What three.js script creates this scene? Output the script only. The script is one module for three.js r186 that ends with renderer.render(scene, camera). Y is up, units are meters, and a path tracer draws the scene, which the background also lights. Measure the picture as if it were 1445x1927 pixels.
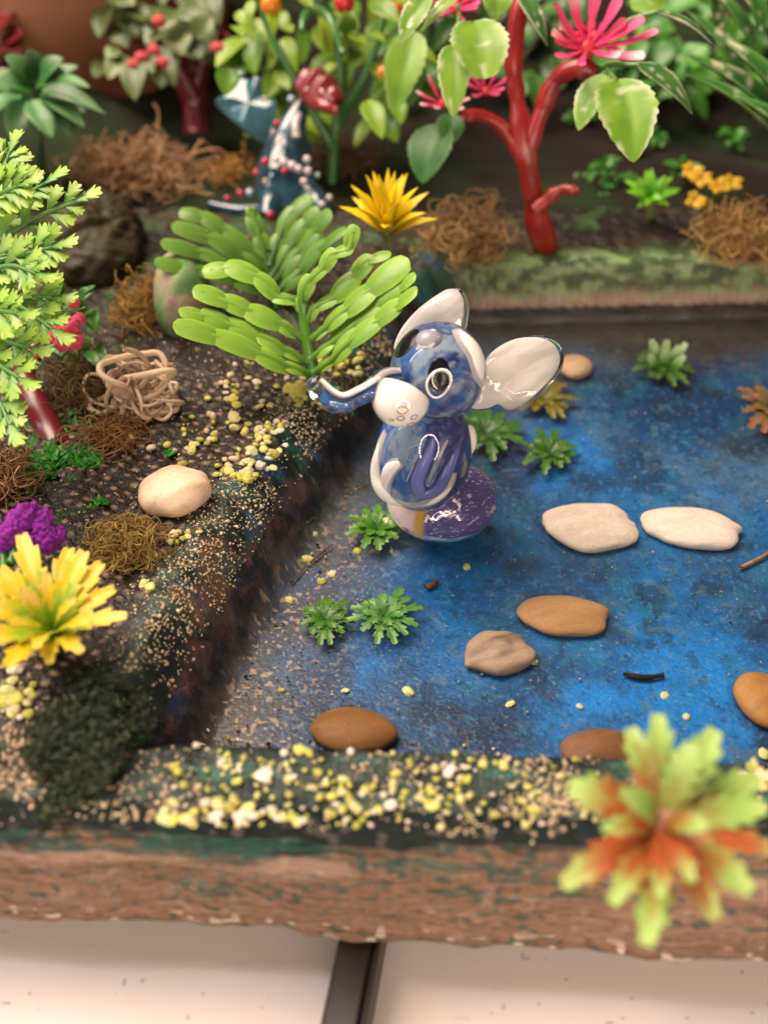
import * as THREE from 'three';
import { mergeGeometries } from 'three/addons/utils/BufferGeometryUtils.js';
import { RectAreaLightUniformsLib } from 'three/addons/lights/RectAreaLightUniformsLib.js';

// ---------- camera, light, exposure (all shapes below are written in centimetres; CM turns them into metres)
const CM = 0.01, R = Math.PI / 180;
const scene = new THREE.Scene();
const FOV = 48, PITCH = 40, EYE = [0, 9.32, 11.1], FOCUS = 13.3, APERTURE = 0.225;
const camera = new THREE.PerspectiveCamera(FOV, 767 / 1024, 0.005, 20);
camera.position.set(EYE[0] * CM, EYE[1] * CM, EYE[2] * CM);
camera.rotation.set(-PITCH * R, 0, 0);
camera.focus = FOCUS * CM;
camera.userData.fStop = camera.getFocalLength() / (APERTURE * 10);
const renderer = new THREE.WebGLRenderer({ antialias: true });
renderer.setSize(767, 1024);
renderer.toneMapping = THREE.LinearToneMapping;
renderer.toneMappingExposure = 1.0;
renderer.outputColorSpace = THREE.SRGBColorSpace;
renderer.shadowMap.enabled = true;
RectAreaLightUniformsLib.init();
scene.background = new THREE.Color().setRGB(0.115, 0.092, 0.074);        // the dim warm room
scene.environmentIntensity = 1;

function lamp(name, label, at, to, w, h, color, intensity, glow) {       // a glowing panel and its light just in front of it
  const g = new THREE.Group(); g.name = name; scene.add(g);
  g.position.set(at[0] * CM, at[1] * CM, at[2] * CM);
  g.lookAt(to[0] * CM, to[1] * CM, to[2] * CM);                           // +z towards the target
  const m = new THREE.Mesh(new THREE.BoxGeometry(w * CM, h * CM, 0.01), new THREE.MeshStandardMaterial({ color: 0x222222, emissive: new THREE.Color().setRGB(...color), emissiveIntensity: glow }));
  m.name = 'lamp_panel'; m.position.z = -0.008; g.add(m);
  const l = new THREE.RectAreaLight(new THREE.Color().setRGB(...color), intensity, w * CM, h * CM);
  l.rotation.y = Math.PI; g.add(l);
  g.userData = { label, category: 'lamp' };
}
lamp('ceiling_lamp', 'large warm ceiling lamp panel above and left of the planter', [-25, 58, -15], [1, 0, 0], 46, 46, [1, 0.8, 0.64], 11.6, 3);
lamp('tube_lamp', 'narrow cool white tube lamp high on the left', [-40, 34, 4], [0, 1, 0], 3, 40, [0.75, 0.86, 1], 14, 5);
{ // the ring lamp whose round reflection shows on the glass figurine: a glowing tube with short light panels round it
  const g = new THREE.Group(); g.name = 'ring_lamp'; scene.add(g);
  g.position.set(3 * CM, 5 * CM, 19 * CM); g.lookAt(0.5 * CM, 1.2 * CM, 0);
  const col = new THREE.Color().setRGB(1, 0.8, 0.62);
  const m = new THREE.Mesh(new THREE.TorusGeometry(0.075, 0.004, 12, 64), new THREE.MeshStandardMaterial({ color: 0x333333, emissive: col, emissiveIntensity: 4 }));
  m.name = 'ring_tube'; g.add(m);
  for (let i = 0; i < 14; i++) {
    const a = i / 14 * Math.PI * 2, l = new THREE.RectAreaLight(col, 30, 0.034, 0.009);
    l.position.set(Math.cos(a) * 0.075, Math.sin(a) * 0.075, 0.006); l.rotation.set(0, Math.PI, 0); l.rotateZ(-(a + Math.PI / 2)); g.add(l);
  }
  g.userData = { label: 'round ring lamp glowing in front of the planter', category: 'lamp' };
}

// ---------- seeded noise
function rng(seed) { let s = seed >>> 0; return () => { s = (s + 0x6D2B79F5) >>> 0; let t = s; t = Math.imul(t ^ (t >>> 15), t | 1); t ^= t + Math.imul(t ^ (t >>> 7), t | 61); return ((t ^ (t >>> 14)) >>> 0) / 4294967296; }; }
const NT = new Float32Array(65536); { const r = rng(7); for (let i = 0; i < 65536; i++) NT[i] = r(); }
function n2(x, y) {
  const xi = Math.floor(x), yi = Math.floor(y); let fx = x - xi, fy = y - yi; fx = fx * fx * (3 - 2 * fx); fy = fy * fy * (3 - 2 * fy);
  const a = (xi & 255), b = (yi & 255) << 8, a1 = (xi + 1) & 255, b1 = ((yi + 1) & 255) << 8;
  const p = NT[a | b], q = NT[a1 | b], r = NT[a | b1], s = NT[a1 | b1];
  return p + (q - p) * fx + (r - p) * fy + (p - q - r + s) * fx * fy;
}
const fbm = (x, y, o = 4) => { let v = 0, a = 0.5, t = 0; for (let i = 0; i < o; i++) { v += a * n2(x, y); t += a; a *= 0.5; x = x * 2.03 + 17.3; y = y * 2.03 + 9.1; } return v / t; };
const n3 = (x, y, z) => (n2(x + z * 1.7, y - z * 1.3) + n2(y + 31.4 - x * 0.6, z * 1.1 + x * 0.8) + n2(z + 77.7 + y * 0.5, x - y * 0.9)) / 3;
const fb3 = (x, y, z, o = 3) => { let v = 0, a = 0.5, t = 0; for (let i = 0; i < o; i++) { v += a * n3(x, y, z); t += a; a *= 0.5; x = x * 2.1 + 5; y = y * 2.1 + 3; z = z * 2.1 + 8; } return v / t; };
const clamp = (x, a = 0, b = 1) => Math.min(b, Math.max(a, x)), lerp = (a, b, t) => a + (b - a) * t;
const ss = (a, b, x) => { const t = clamp((x - a) / (b - a)); return t * t * (3 - 2 * t); };
const mix = (a, b, t) => [lerp(a[0], b[0], t), lerp(a[1], b[1], t), lerp(a[2], b[2], t)];
const lin = (h) => { const c = new THREE.Color(h); return [c.r, c.g, c.b]; };
const mul = (c, k) => [c[0] * k, c[1] * k, c[2] * k];

// ---------- places: a sight line of the photograph meets a height (G) or a depth (V); results are centimetres in the place
const FP = 963.5 / Math.tan(FOV / 2 * R), SP = Math.sin(PITCH * R), CP = Math.cos(PITCH * R);
const v3 = (x, y, z) => new THREE.Vector3(x, y, z);
const ray = (px, py) => { const u = (px - 722.5) / FP, v = (963.5 - py) / FP; return v3(u, -SP + v * CP, -CP - v * SP); };
const V = (px, py, d) => ray(px, py).multiplyScalar(d).add(v3(...EYE));
const G = (px, py, h = 0) => { const r = ray(px, py); return r.multiplyScalar((h - EYE[1]) / r.y).add(v3(...EYE)); };
const depthOf = (p) => -(p.y - EYE[1]) * SP - (p.z - EYE[2]) * CP;
const TOCAM = v3(0, SP, CP), UPS = v3(0, CP, -SP), RT = v3(1, 0, 0);

// ---------- mesh collecting
class MB {
  constructor() { this.p = []; this.c = []; this.i = []; this.n = 0; }
  v(p, c) { this.p.push(p.x, p.y, p.z); this.c.push(c[0], c[1], c[2]); return this.n++; }
  grid(nu, nv, f, closeU = false, flip = false) {                                       // f(u, v) -> [Vector3, colour]
    const b = this.n, cols = closeU ? nu : nu + 1;
    for (let j = 0; j <= nv; j++) for (let i = 0; i < cols; i++) { const [p, c] = f(i / nu, j / nv); this.v(p, c); }
    for (let j = 0; j < nv; j++) for (let i = 0; i < nu; i++) {
      const i1 = closeU ? (i + 1) % nu : i + 1, a = b + j * cols + i, d = b + j * cols + i1, e = a + cols, g = d + cols;
      if (flip) this.i.push(a, g, d, a, e, g); else this.i.push(a, d, g, a, g, e);
    }
    return this;
  }
  tube(pts, rad, col, nu = 8, nv = 0, closed = false) {
    const cur = new THREE.CatmullRomCurve3(pts, closed, 'centripetal'); nv = nv || Math.max(4, pts.length * 4);
    const fr = cur.computeFrenetFrames(nv, closed), P = cur.getSpacedPoints(nv);
    const rf = typeof rad === 'function' ? rad : () => rad, cf = typeof col === 'function' ? col : () => col;
    this.grid(nu, nv, (u, t) => {
      const k = Math.round(t * nv), a = -u * Math.PI * 2, r = rf(t), N = fr.normals[k], B = fr.binormals[k];
      return [P[k].clone().addScaledVector(N, Math.cos(a) * r).addScaledVector(B, Math.sin(a) * r), cf(t, u)];
    }, true, true);
    if (!closed) for (const [k, end] of [[0, 1], [nv, 0]]) { // caps
      const b = this.n - (nv + 1 - k) * nu - (end ? 0 : 1), base = end ? this.n - (nv + 1) * nu : this.n - 1 - nu;
      const cI = this.v(P[k], cf(k / nv, 0)), s = end ? cI - (nv + 1) * nu : cI - 1 - nu;
      for (let i = 0; i < nu; i++) { const a = s + i, d = s + (i + 1) % nu; if (end) this.i.push(cI, d, a); else this.i.push(cI, a, d); }
    }
    return this;
  }
  ball(c, r, col, nu = 24, nv = 16, warp) {                               // r: number or [x, y, z]
    const q = Array.isArray(r) ? r : [r, r, r], cf = typeof col === 'function' ? col : () => col;
    return this.grid(nu, nv, (u, v) => {
      const th = -u * Math.PI * 2, ph = v * Math.PI, d = v3(Math.sin(ph) * Math.cos(th), Math.cos(ph), Math.sin(ph) * Math.sin(th)), k = warp ? warp(d) : 1;
      return [v3(c.x + d.x * q[0] * k, c.y + d.y * q[1] * k, c.z + d.z * q[2] * k), cf(d)];
    }, true, true);
  }
  leaf(o) { // base, tip, up (normal), w (half width), prof(t), bend, cup, th, teeth, toothDepth, col(t, s), nt, ns
    const ax = o.tip.clone().sub(o.base), L = ax.length(); ax.normalize();
    const up = o.up.clone(); up.addScaledVector(ax, -up.dot(ax)).normalize(); const sd = new THREE.Vector3().crossVectors(ax, up);
    const nt = o.nt || 12, ns = o.ns || 4, th = o.th ?? 0.02, prof = o.prof || ((t) => Math.sin(Math.PI * Math.pow(t, 0.8)) * 0.95 + 0.05 * (1 - t));
    const cf = typeof o.col === 'function' ? o.col : () => o.col, sway = o.sway || 0;
    const pos = (t, s, sgn) => {
      let w = o.w * prof(t); if (o.teeth) w *= 1 + (o.toothDepth ?? 0.25) * ((t * o.teeth % 1) - 0.5) * (Math.abs(s) > 0.9 ? 1 : 0.5);
      let t2 = t; if (o.fwd) t2 = t + o.fwd * Math.abs(s) * (w / L);
      const edge = 1 - s * s;
      return o.base.clone().addScaledVector(ax, L * t2).addScaledVector(up, (o.bend || 0) * Math.sin(Math.PI * t) * L + (o.curl || 0) * t * t * L + (o.cup || 0) * s * s * w - (o.rib || 0) * Math.exp(-s * s * 30) * w + sgn * th * (0.25 + 0.75 * edge) * (0.3 + 0.7 * Math.sin(Math.PI * clamp(t, 0.05, 0.95)))).addScaledVector(sd, s * w + sway * Math.sin(Math.PI * t) * L);
    };
    const loop = 2 * ns + 2;                                              // round the section: top from -1 to 1, underside back
    this.grid(loop, nt, (u, t) => { const k = Math.round(u * loop) % loop, top = k <= ns, s = top ? -1 + 2 * k / ns : 1 - 2 * (k - ns - 1) / ns; return [pos(t, s, top ? 1 : -1), cf(t, s, top)]; }, true);
    return this;
  }
  geometry(o = v3(0, 0, 0)) {
    const g = new THREE.BufferGeometry(), p = new Float32Array(this.p.length);
    for (let k = 0; k < p.length; k += 3) { p[k] = (this.p[k] - o.x) * CM; p[k + 1] = (this.p[k + 1] - o.y) * CM; p[k + 2] = (this.p[k + 2] - o.z) * CM; }
    g.setAttribute('position', new THREE.BufferAttribute(p, 3)); g.setAttribute('color', new THREE.Float32BufferAttribute(this.c, 3));
    if (this.uv) g.setAttribute('uv', new THREE.Float32BufferAttribute(this.uv, 2));
    g.setIndex(this.i); g.computeVertexNormals(); return g;
  }
}
const used = {};
const numbered = (n) => { const k = used[n] = (used[n] ?? -1) + 1; return k ? `${n}_${String(k).padStart(3, '0')}` : n; };
const top = (o, at) => { o.position.set(at.x * CM, at.y * CM, at.z * CM); o.userData.at = undefined; delete o.userData.at; return o; };
function thing(name, label, category, at, group) {
  const o = new THREE.Group(); o.name = numbered(name); top(o, at); o.userData = { label, category }; if (group) o.userData.group = group;
  scene.add(o); org.set(o, at.clone()); return o;
}
const org = new Map();                                                    // where each thing stands, in centimetres
const mesh = (g, m) => { const o = new THREE.Mesh(g, m); o.castShadow = o.receiveShadow = true; return o; };
function part(name, mb, mat, parent, root = parent) {
  const o = mesh(mb.geometry(org.get(root)), mat); o.name = name; parent.add(o); org.set(o, org.get(root)); return o;
}
function single(name, label, category, at, mb, mat, group) {
  const o = mesh(mb.geometry(at), mat); o.name = numbered(name); top(o, at); o.userData = { label, category }; if (group) o.userData.group = group;
  scene.add(o); org.set(o, at.clone()); return o;
}
function setting(name, mb, mat, kind = 'structure') { const o = mesh(mb.geometry ? mb.geometry() : mb, mat); o.name = name; o.userData.kind = kind; scene.add(o); org.set(o, v3(0, 0, 0)); return o; }

// ---------- materials
function dataTex(w, h, f, srgb = true, rep = true) {
  const a = new Uint8Array(w * h * 4);
  for (let y = 0; y < h; y++) for (let x = 0; x < w; x++) { const c = f(x / w, y / h), k = (y * w + x) * 4; for (let j = 0; j < 3; j++) { let q = clamp(c[j]); if (srgb) q = q <= 0.0031308 ? q * 12.92 : 1.055 * Math.pow(q, 1 / 2.4) - 0.055; a[k + j] = q * 255 + 0.5; } a[k + 3] = 255; }
  const t = new THREE.DataTexture(a, w, h); t.magFilter = THREE.LinearFilter; t.minFilter = THREE.LinearFilter; if (srgb) t.colorSpace = THREE.SRGBColorSpace;
  if (rep) t.wrapS = t.wrapT = THREE.RepeatWrapping; t.needsUpdate = true; return t;
}
const phys = (o) => new THREE.MeshPhysicalMaterial({ vertexColors: true, side: THREE.DoubleSide, ...o });
const PLASTIC = phys({ roughness: 0.38, specularIntensity: 0.8 });
const PLASTIC_SHINY = phys({ roughness: 0.25, clearcoat: 0.5, clearcoatRoughness: 0.2 });
const THIN_LEAF = phys({ roughness: 0.5, transmission: 0.25, thickness: 0 });
const STEM = phys({ roughness: 0.32, clearcoat: 0.4, clearcoatRoughness: 0.25 });
const MATTE = phys({ roughness: 0.9, specularIntensity: 0.3 });
const FIBRE = phys({ roughness: 0.8, specularIntensity: 0.3 });
const GLASS = new THREE.MeshPhysicalMaterial({ color: 0xffffff, roughness: 0.0, transmission: 1, thickness: 0.01, ior: 1.47 });
const COLGLASS = phys({ roughness: 0.12, clearcoat: 1, clearcoatRoughness: 0.01 });
// ---------- the planter: pond basin, rims, soil
const leftEdge = [[330, 1420], [400, 1270], [480, 1110], [600, 925], [690, 790], [780, 680], [870, 575], [930, 500]].map(([x, y]) => G(x, y, 0));
const xL = (z) => { const e = leftEdge, n = e.length; if (z >= e[0].z) return e[0].x - (z - e[0].z) * 0.3; for (let k = 0; k < n - 1; k++) if (z <= e[k].z && z >= e[k + 1].z) { const t = (z - e[k].z) / (e[k + 1].z - e[k].z); return lerp(e[k].x, e[k + 1].x, t); } return e[n - 1].x; };
const lineZ = (a, b) => (x) => a.z + (b.z - a.z) * (x - a.x) / (b.x - a.x);
const zFront = lineZ(G(300, 1398, 0.85), G(1400, 1434, 0.85)), zBack = lineZ(G(890, 578, 0.02), G(1445, 566, 0.02));
const zOuter = lineZ(G(0, 1535, 0.85), G(1445, 1595, 0.85)), zFoot = lineZ(G(0, 1722, -0.75), G(1445, 1812, -0.75));
const smax = (a, b, k) => { const h = clamp(0.5 + 0.5 * (a - b) / k); return lerp(b, a, h) + k * h * (1 - h); };
function pondD(x, z) { // signed distance outside the pond edge, and which side is nearest (left, front, back)
  const dl = (xL(z) - x) * 0.94, df = z - (zFront(x) - 0.14), db = zBack(x) - z;
  const d = smax(smax(dl, df, 0.35), db, 0.15), m = Math.max(dl, df, db);
  const e = (q) => Math.exp(-(m - q) * 7); let a = e(dl), b = e(df), c = e(db); const s = a + b + c; a /= s; b /= s; c /= s;
  return [d, a, b, c];
}
const FLOOR = -0.24;
function H(x, z) {
  const [d0, a, b, c] = pondD(x, z), wob = (fbm(x * 1.7 + 3, z * 1.7, 3) - 0.5) * 0.14 * (a + 0.4 * b + 0.1 * c) + (fbm(x * 6 + 3, z * 6, 2) - 0.5) * 0.09 * a, d = d0 + wob;
  const lo = -0.2 * a - 0.2 * b - 0.1 * c, hi = 0.2 * a + 0.16 * b + 0.07 * c, crest = 0.86 * a + 0.84 * b + 0.72 * c;
  let y = lerp(FLOOR, crest, lerp(ss(lo, hi, d), Math.pow(ss(-0.19, 0.55, d), 0.6), a));
  const out = ss(hi, hi + 0.8, d);
  y += out * (a * -0.06 + c * 0.12 * (fbm(x * 0.9, z * 0.9, 2)));
  y += (fbm(x * 7, z * 7, 3) - 0.5) * (0.05 + 0.05 * out * (a + c)) * ss(-0.1, 0.3, d) + (fbm(x * 2, z * 2, 2) - 0.5) * 0.1 * out * (a + c);
  y -= out * c * 0.5 * ss(-6.5, -8.5, z) * ss(1, -2.5, x);                // the hollow behind on the left
  y += ss(-9.5, -15, z) * 1.2 + ss(-15, -24, z) * 1.5;                         // the bank at the far end
  return y;
}
const X0 = -9, X1 = 10, Z0 = -7;
const blot = (x, z, s, lo, hi, o = 4) => ss(lo, hi, fbm(x * s, z * s, o));
const BLUES = [[1180, 1300, 1.3, 0.55, 1], [1070, 880, 0.7, 1.0, 0.8], [640, 1265, 0.8, 0.5, 0.8], [1330, 930, 1.2, 0.8, 0.35], [860, 1090, 0.9, 0.5, 0.5], [760, 1180, 0.8, 0.5, 0.55]].map(([px, py, rx, rz, k]) => { const p = G(px, py, FLOOR); return [p.x, p.z, rx, rz, k]; });
function terrainColor(x, z) {
  const [d, a, b, c] = pondD(x, z), hi = 0.2 * a + 0.16 * b + 0.07 * c, w = d + (fbm(x * 4, z * 4, 4) - 0.5) * 0.12 * (a + b * 0.4);
  // pond floor paint, with reflection haze and back rim shade mixed into its colour
  const dz = z, cool = fbm(x * 0.55 + 4, z * 0.6 + 2, 4), fine = fbm(x * 6, z * 6, 4), grain = n2(x * 40, z * 40);
  let f = mix([0.008, 0.04, 0.12], [0.014, 0.11, 0.3], ss(0.4, 0.66, cool));
  f = mix(f, [0.01, 0.16, 0.46], blot(x + 9, z, 0.9, 0.5, 0.72) * 0.9 * ss(-3, 2.5, z) * ss(-0.5, 2, x));
  f = mix(f, [0.015, 0.12, 0.19], blot(x * 1.3, z + 20, 2.2, 0.5, 0.75) * 0.5);
  f = mix(f, [0.075, 0.115, 0.17], blot(x + 40, z, 0.9, 0.42, 0.66) * 0.85 * ss(3, -1, z));  // grey-blue reflection haze of the water, painted into the floor
  f = mix(f, [0.01, 0.02, 0.04], blot(x + 13, z + 50, 2.6, 0.56, 0.74) * 0.6);
  f = mix(f, [0.1, 0.16, 0.2], blot(x + 7, z + 3, 5, 0.62, 0.76) * 0.5);
  for (const [gx, gz, rx, rz, k] of BLUES) { const q = Math.exp(-(((x - gx) / rx) ** 2 + ((z - gz) / rz) ** 2)); f = mix(f, [0.012, 0.19, 0.56], clamp(q * k * 0.7 * (0.35 + 1.3 * ss(0.3, 0.62, fbm(x * 1.8 + 7, z * 1.8 + gx, 4))))); }
  f = mix(f, [0.014, 0.018, 0.024], ss(0.5, 0.72, fbm(x * 1.2 + 80, z * 1.2, 4)) * 0.45);
  f = mul(f, 0.72 + 0.4 * fine); f[0] *= 0.8; f = mix(f, [0.006, 0.008, 0.014], ss(0.62, 0.8, fbm(x * 13, z * 13, 3)) * 0.4); f = mix(f, [0.05, 0.2, 0.34], ss(0.62, 0.8, fbm(x * 16 + 60, z * 16, 3)) * 0.5); f = mix(f, [0.3, 0.3, 0.26], ss(0.93, 0.97, n2(x * 38 + 3, z * 38)) * 0.5);
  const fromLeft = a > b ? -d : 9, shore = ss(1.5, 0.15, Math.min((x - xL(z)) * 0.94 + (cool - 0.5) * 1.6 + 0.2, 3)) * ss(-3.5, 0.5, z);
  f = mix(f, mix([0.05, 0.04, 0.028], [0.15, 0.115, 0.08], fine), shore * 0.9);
  f = mix(f, mix([0.025, 0.022, 0.02], [0.07, 0.05, 0.036], fine), ss(1.9, 0.3, z - zBack(x) + (cool - 0.5) * 2.4) * 0.9);  // shade and dark reflection below the back rim, put into the floor colour
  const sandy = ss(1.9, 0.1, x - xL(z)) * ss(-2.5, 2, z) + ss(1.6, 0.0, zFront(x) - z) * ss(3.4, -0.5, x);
  const sp = n2(x * 23 + 7, z * 23), sp2 = n2(x * 33 + 70, z * 33 + 5);
  f = mix(f, [0.42, 0.3, 0.2], ss(0.72, 0.82, sp) * clamp(sandy) * 0.8); f = mix(f, [0.3, 0.22, 0.12], ss(0.9, 0.95, sp2) * 0.5);
  // inner wall: paint that follows the wall's height, not only its plan
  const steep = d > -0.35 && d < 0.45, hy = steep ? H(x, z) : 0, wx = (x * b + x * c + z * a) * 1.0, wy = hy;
  let wall = mix([0.01, 0.011, 0.014], [0.045, 0.034, 0.034], blot(wx, wy, 4, 0.4, 0.65));  // dark paint; the shade at the wall foot is put into it
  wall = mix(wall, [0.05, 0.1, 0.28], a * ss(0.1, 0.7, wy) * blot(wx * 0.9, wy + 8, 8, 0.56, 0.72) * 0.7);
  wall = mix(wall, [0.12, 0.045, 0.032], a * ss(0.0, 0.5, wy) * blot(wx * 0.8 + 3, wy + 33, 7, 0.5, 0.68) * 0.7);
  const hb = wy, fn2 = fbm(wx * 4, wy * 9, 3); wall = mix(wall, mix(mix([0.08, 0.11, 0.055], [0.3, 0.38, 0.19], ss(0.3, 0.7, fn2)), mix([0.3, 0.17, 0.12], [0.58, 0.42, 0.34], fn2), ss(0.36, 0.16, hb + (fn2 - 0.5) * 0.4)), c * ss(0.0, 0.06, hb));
  // rim and soil
  let rimL = mix([0.01, 0.016, 0.013], [0.04, 0.052, 0.042], blot(x + 8, z + 1, 6, 0.4, 0.62));
  rimL = mix(rimL, [0.16, 0.085, 0.055], blot(x + 18, z, 1.3, 0.56, 0.68) * 0.7); rimL = mix(rimL, [0.03, 0.1, 0.2], blot(x + 28, z, 2.3, 0.62, 0.72) * 0.5);
  rimL = mix(rimL, [0.02, 0.1, 0.085], blot(x + 48, z + 9, 2, 0.58, 0.7) * 0.6);
  const rimF = mix(mix([0.008, 0.015, 0.014], [0.03, 0.05, 0.04], blot(x + 8, z + 1, 5, 0.4, 0.62)), [0.03, 0.11, 0.08], blot(x * 0.6 + 4, z * 2, 3, 0.57, 0.7) * 0.8);
  let rimB = mix([0.08, 0.13, 0.06], [0.26, 0.4, 0.16], blot(x + 8, z * 2 + 1, 3, 0.4, 0.62)); rimB = mix(rimB, [0.4, 0.5, 0.3], ss(0.72, 0.8, n2(x * 9, z * 14)) * 0.6);
  const weave = (0.5 + 0.5 * Math.sin((x * 0.92 + z * 0.4) * 34)) * (0.5 + 0.5 * Math.sin((z * 0.92 - x * 0.4) * 44));
  let soil = mix([0.02, 0.012, 0.008], [0.38, 0.25, 0.165], ss(0.26, 0.85, weave * 0.55 + 0.6 * (fbm(x * 9, z * 9, 3) - 0.28)) * ss(-2.6, -1.0, z));
  soil = mix(soil, [0.012, 0.01, 0.008], blot(x + 5, z + 71, 1.4, 0.5, 0.68) * 0.6);
  soil = mix(soil, [0.025, 0.12, 0.012], blot(x + 1.5, z + 7.5, 4.5, 0.56, 0.68) * 0.8 * ss(-3.2, -4.2, x));
  let back = mix([0.014, 0.01, 0.007], [0.06, 0.042, 0.024], blot(x, z, 1.2, 0.4, 0.66)); back = mix(back, [0.03, 0.075, 0.02], blot(x + 22, z, 2.4, 0.55, 0.68) * 0.8);
  back = mul(back, 0.6 + 0.8 * fine);
  const outer = mix(mix(mul(soil, a), mul(rimF, 1), b), back, clamp(c + ss(-3.4, -5, z) * (1 - b)));
  const soilMix = mix(mul(soil, 1), back, ss(-2.6, -4.2, z));
  const rim = [0, 1, 2].map((k) => rimL[k] * a + rimF[k] * b + rimB[k] * c), far = [0, 1, 2].map((k) => soilMix[k] * a + rimF[k] * b + back[k] * c);
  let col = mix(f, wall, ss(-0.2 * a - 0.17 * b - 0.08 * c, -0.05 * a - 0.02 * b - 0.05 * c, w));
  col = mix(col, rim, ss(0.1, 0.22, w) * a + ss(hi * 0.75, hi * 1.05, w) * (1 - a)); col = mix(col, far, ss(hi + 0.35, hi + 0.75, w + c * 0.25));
  return mul(col, 0.8 + 0.4 * grain);
}
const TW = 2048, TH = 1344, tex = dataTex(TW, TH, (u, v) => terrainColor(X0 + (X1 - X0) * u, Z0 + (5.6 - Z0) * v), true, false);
const bumpTex = dataTex(512, 512, (u, v) => { const q = (a, b) => (n2(u * a, v * b)), k = 0.5 * fbm(u * 64, v * 64, 3) + 0.5 * n2(u * 128, v * 128); return [k, k, k]; }, false);
const groundBump = bumpTex.clone(); groundBump.repeat.set(6, 4); groundBump.needsUpdate = true;
const PAINT = new THREE.MeshPhysicalMaterial({ map: tex, roughness: 0.5, specularIntensity: 0.6, bumpMap: groundBump, bumpScale: 0.00025 });
const planterAt = v3(1, -0.75, 0);
const planter = thing('planter', 'dark painted clay planter with a sunken blue pond, gritty rim and brown brushed front', 'planter', planterAt);
{
  const basin = new MB(), rim = new MB(), soil = new MB(); for (const m of [basin, rim, soil]) m.uv = [];
  const NX = 330, NZ = 240, pts = [];
  const at = (i, j) => { const x = X0 + (X1 - X0) * i / NX, zi = zOuter(x) - 0.22, z = Z0 + (zi - Z0) * Math.pow(j / NZ, 0.93); return [x, z]; };
  for (let j = 0; j <= NZ; j++) for (let i = 0; i <= NX; i++) { const [x, z] = at(i, j); pts.push([x, H(x, z), z, pondD(x, z)]); }
  const map = [new Map(), new Map(), new Map()], mbs = [basin, rim, soil];
  const add = (w, k) => { let q = map[w].get(k); if (q === undefined) { const [x, y, z] = pts[k]; q = mbs[w].v(v3(x, y, z), [1, 1, 1]); mbs[w].uv.push((x - X0) / (X1 - X0), (z - Z0) / (5.6 - Z0)); map[w].set(k, q); } return q; };
  for (let j = 0; j < NZ; j++) for (let i = 0; i < NX; i++) {
    const k = j * (NX + 1) + i, [d, a, b, c] = pts[k][3], w = d < 0.02 ? 0 : d < 0.9 || b > 0.5 ? 1 : 2;
    const A = add(w, k), B = add(w, k + 1), C = add(w, k + NX + 2), D = add(w, k + NX + 1);
    mbs[w].i.push(A, D, C, A, C, B);
  }
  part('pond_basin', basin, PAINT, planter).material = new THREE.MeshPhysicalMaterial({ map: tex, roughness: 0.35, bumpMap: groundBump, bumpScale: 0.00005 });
  var rimPart = part('rim', rim, PAINT, planter);
  var ground = setting('ground', soil, PAINT);
}
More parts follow.
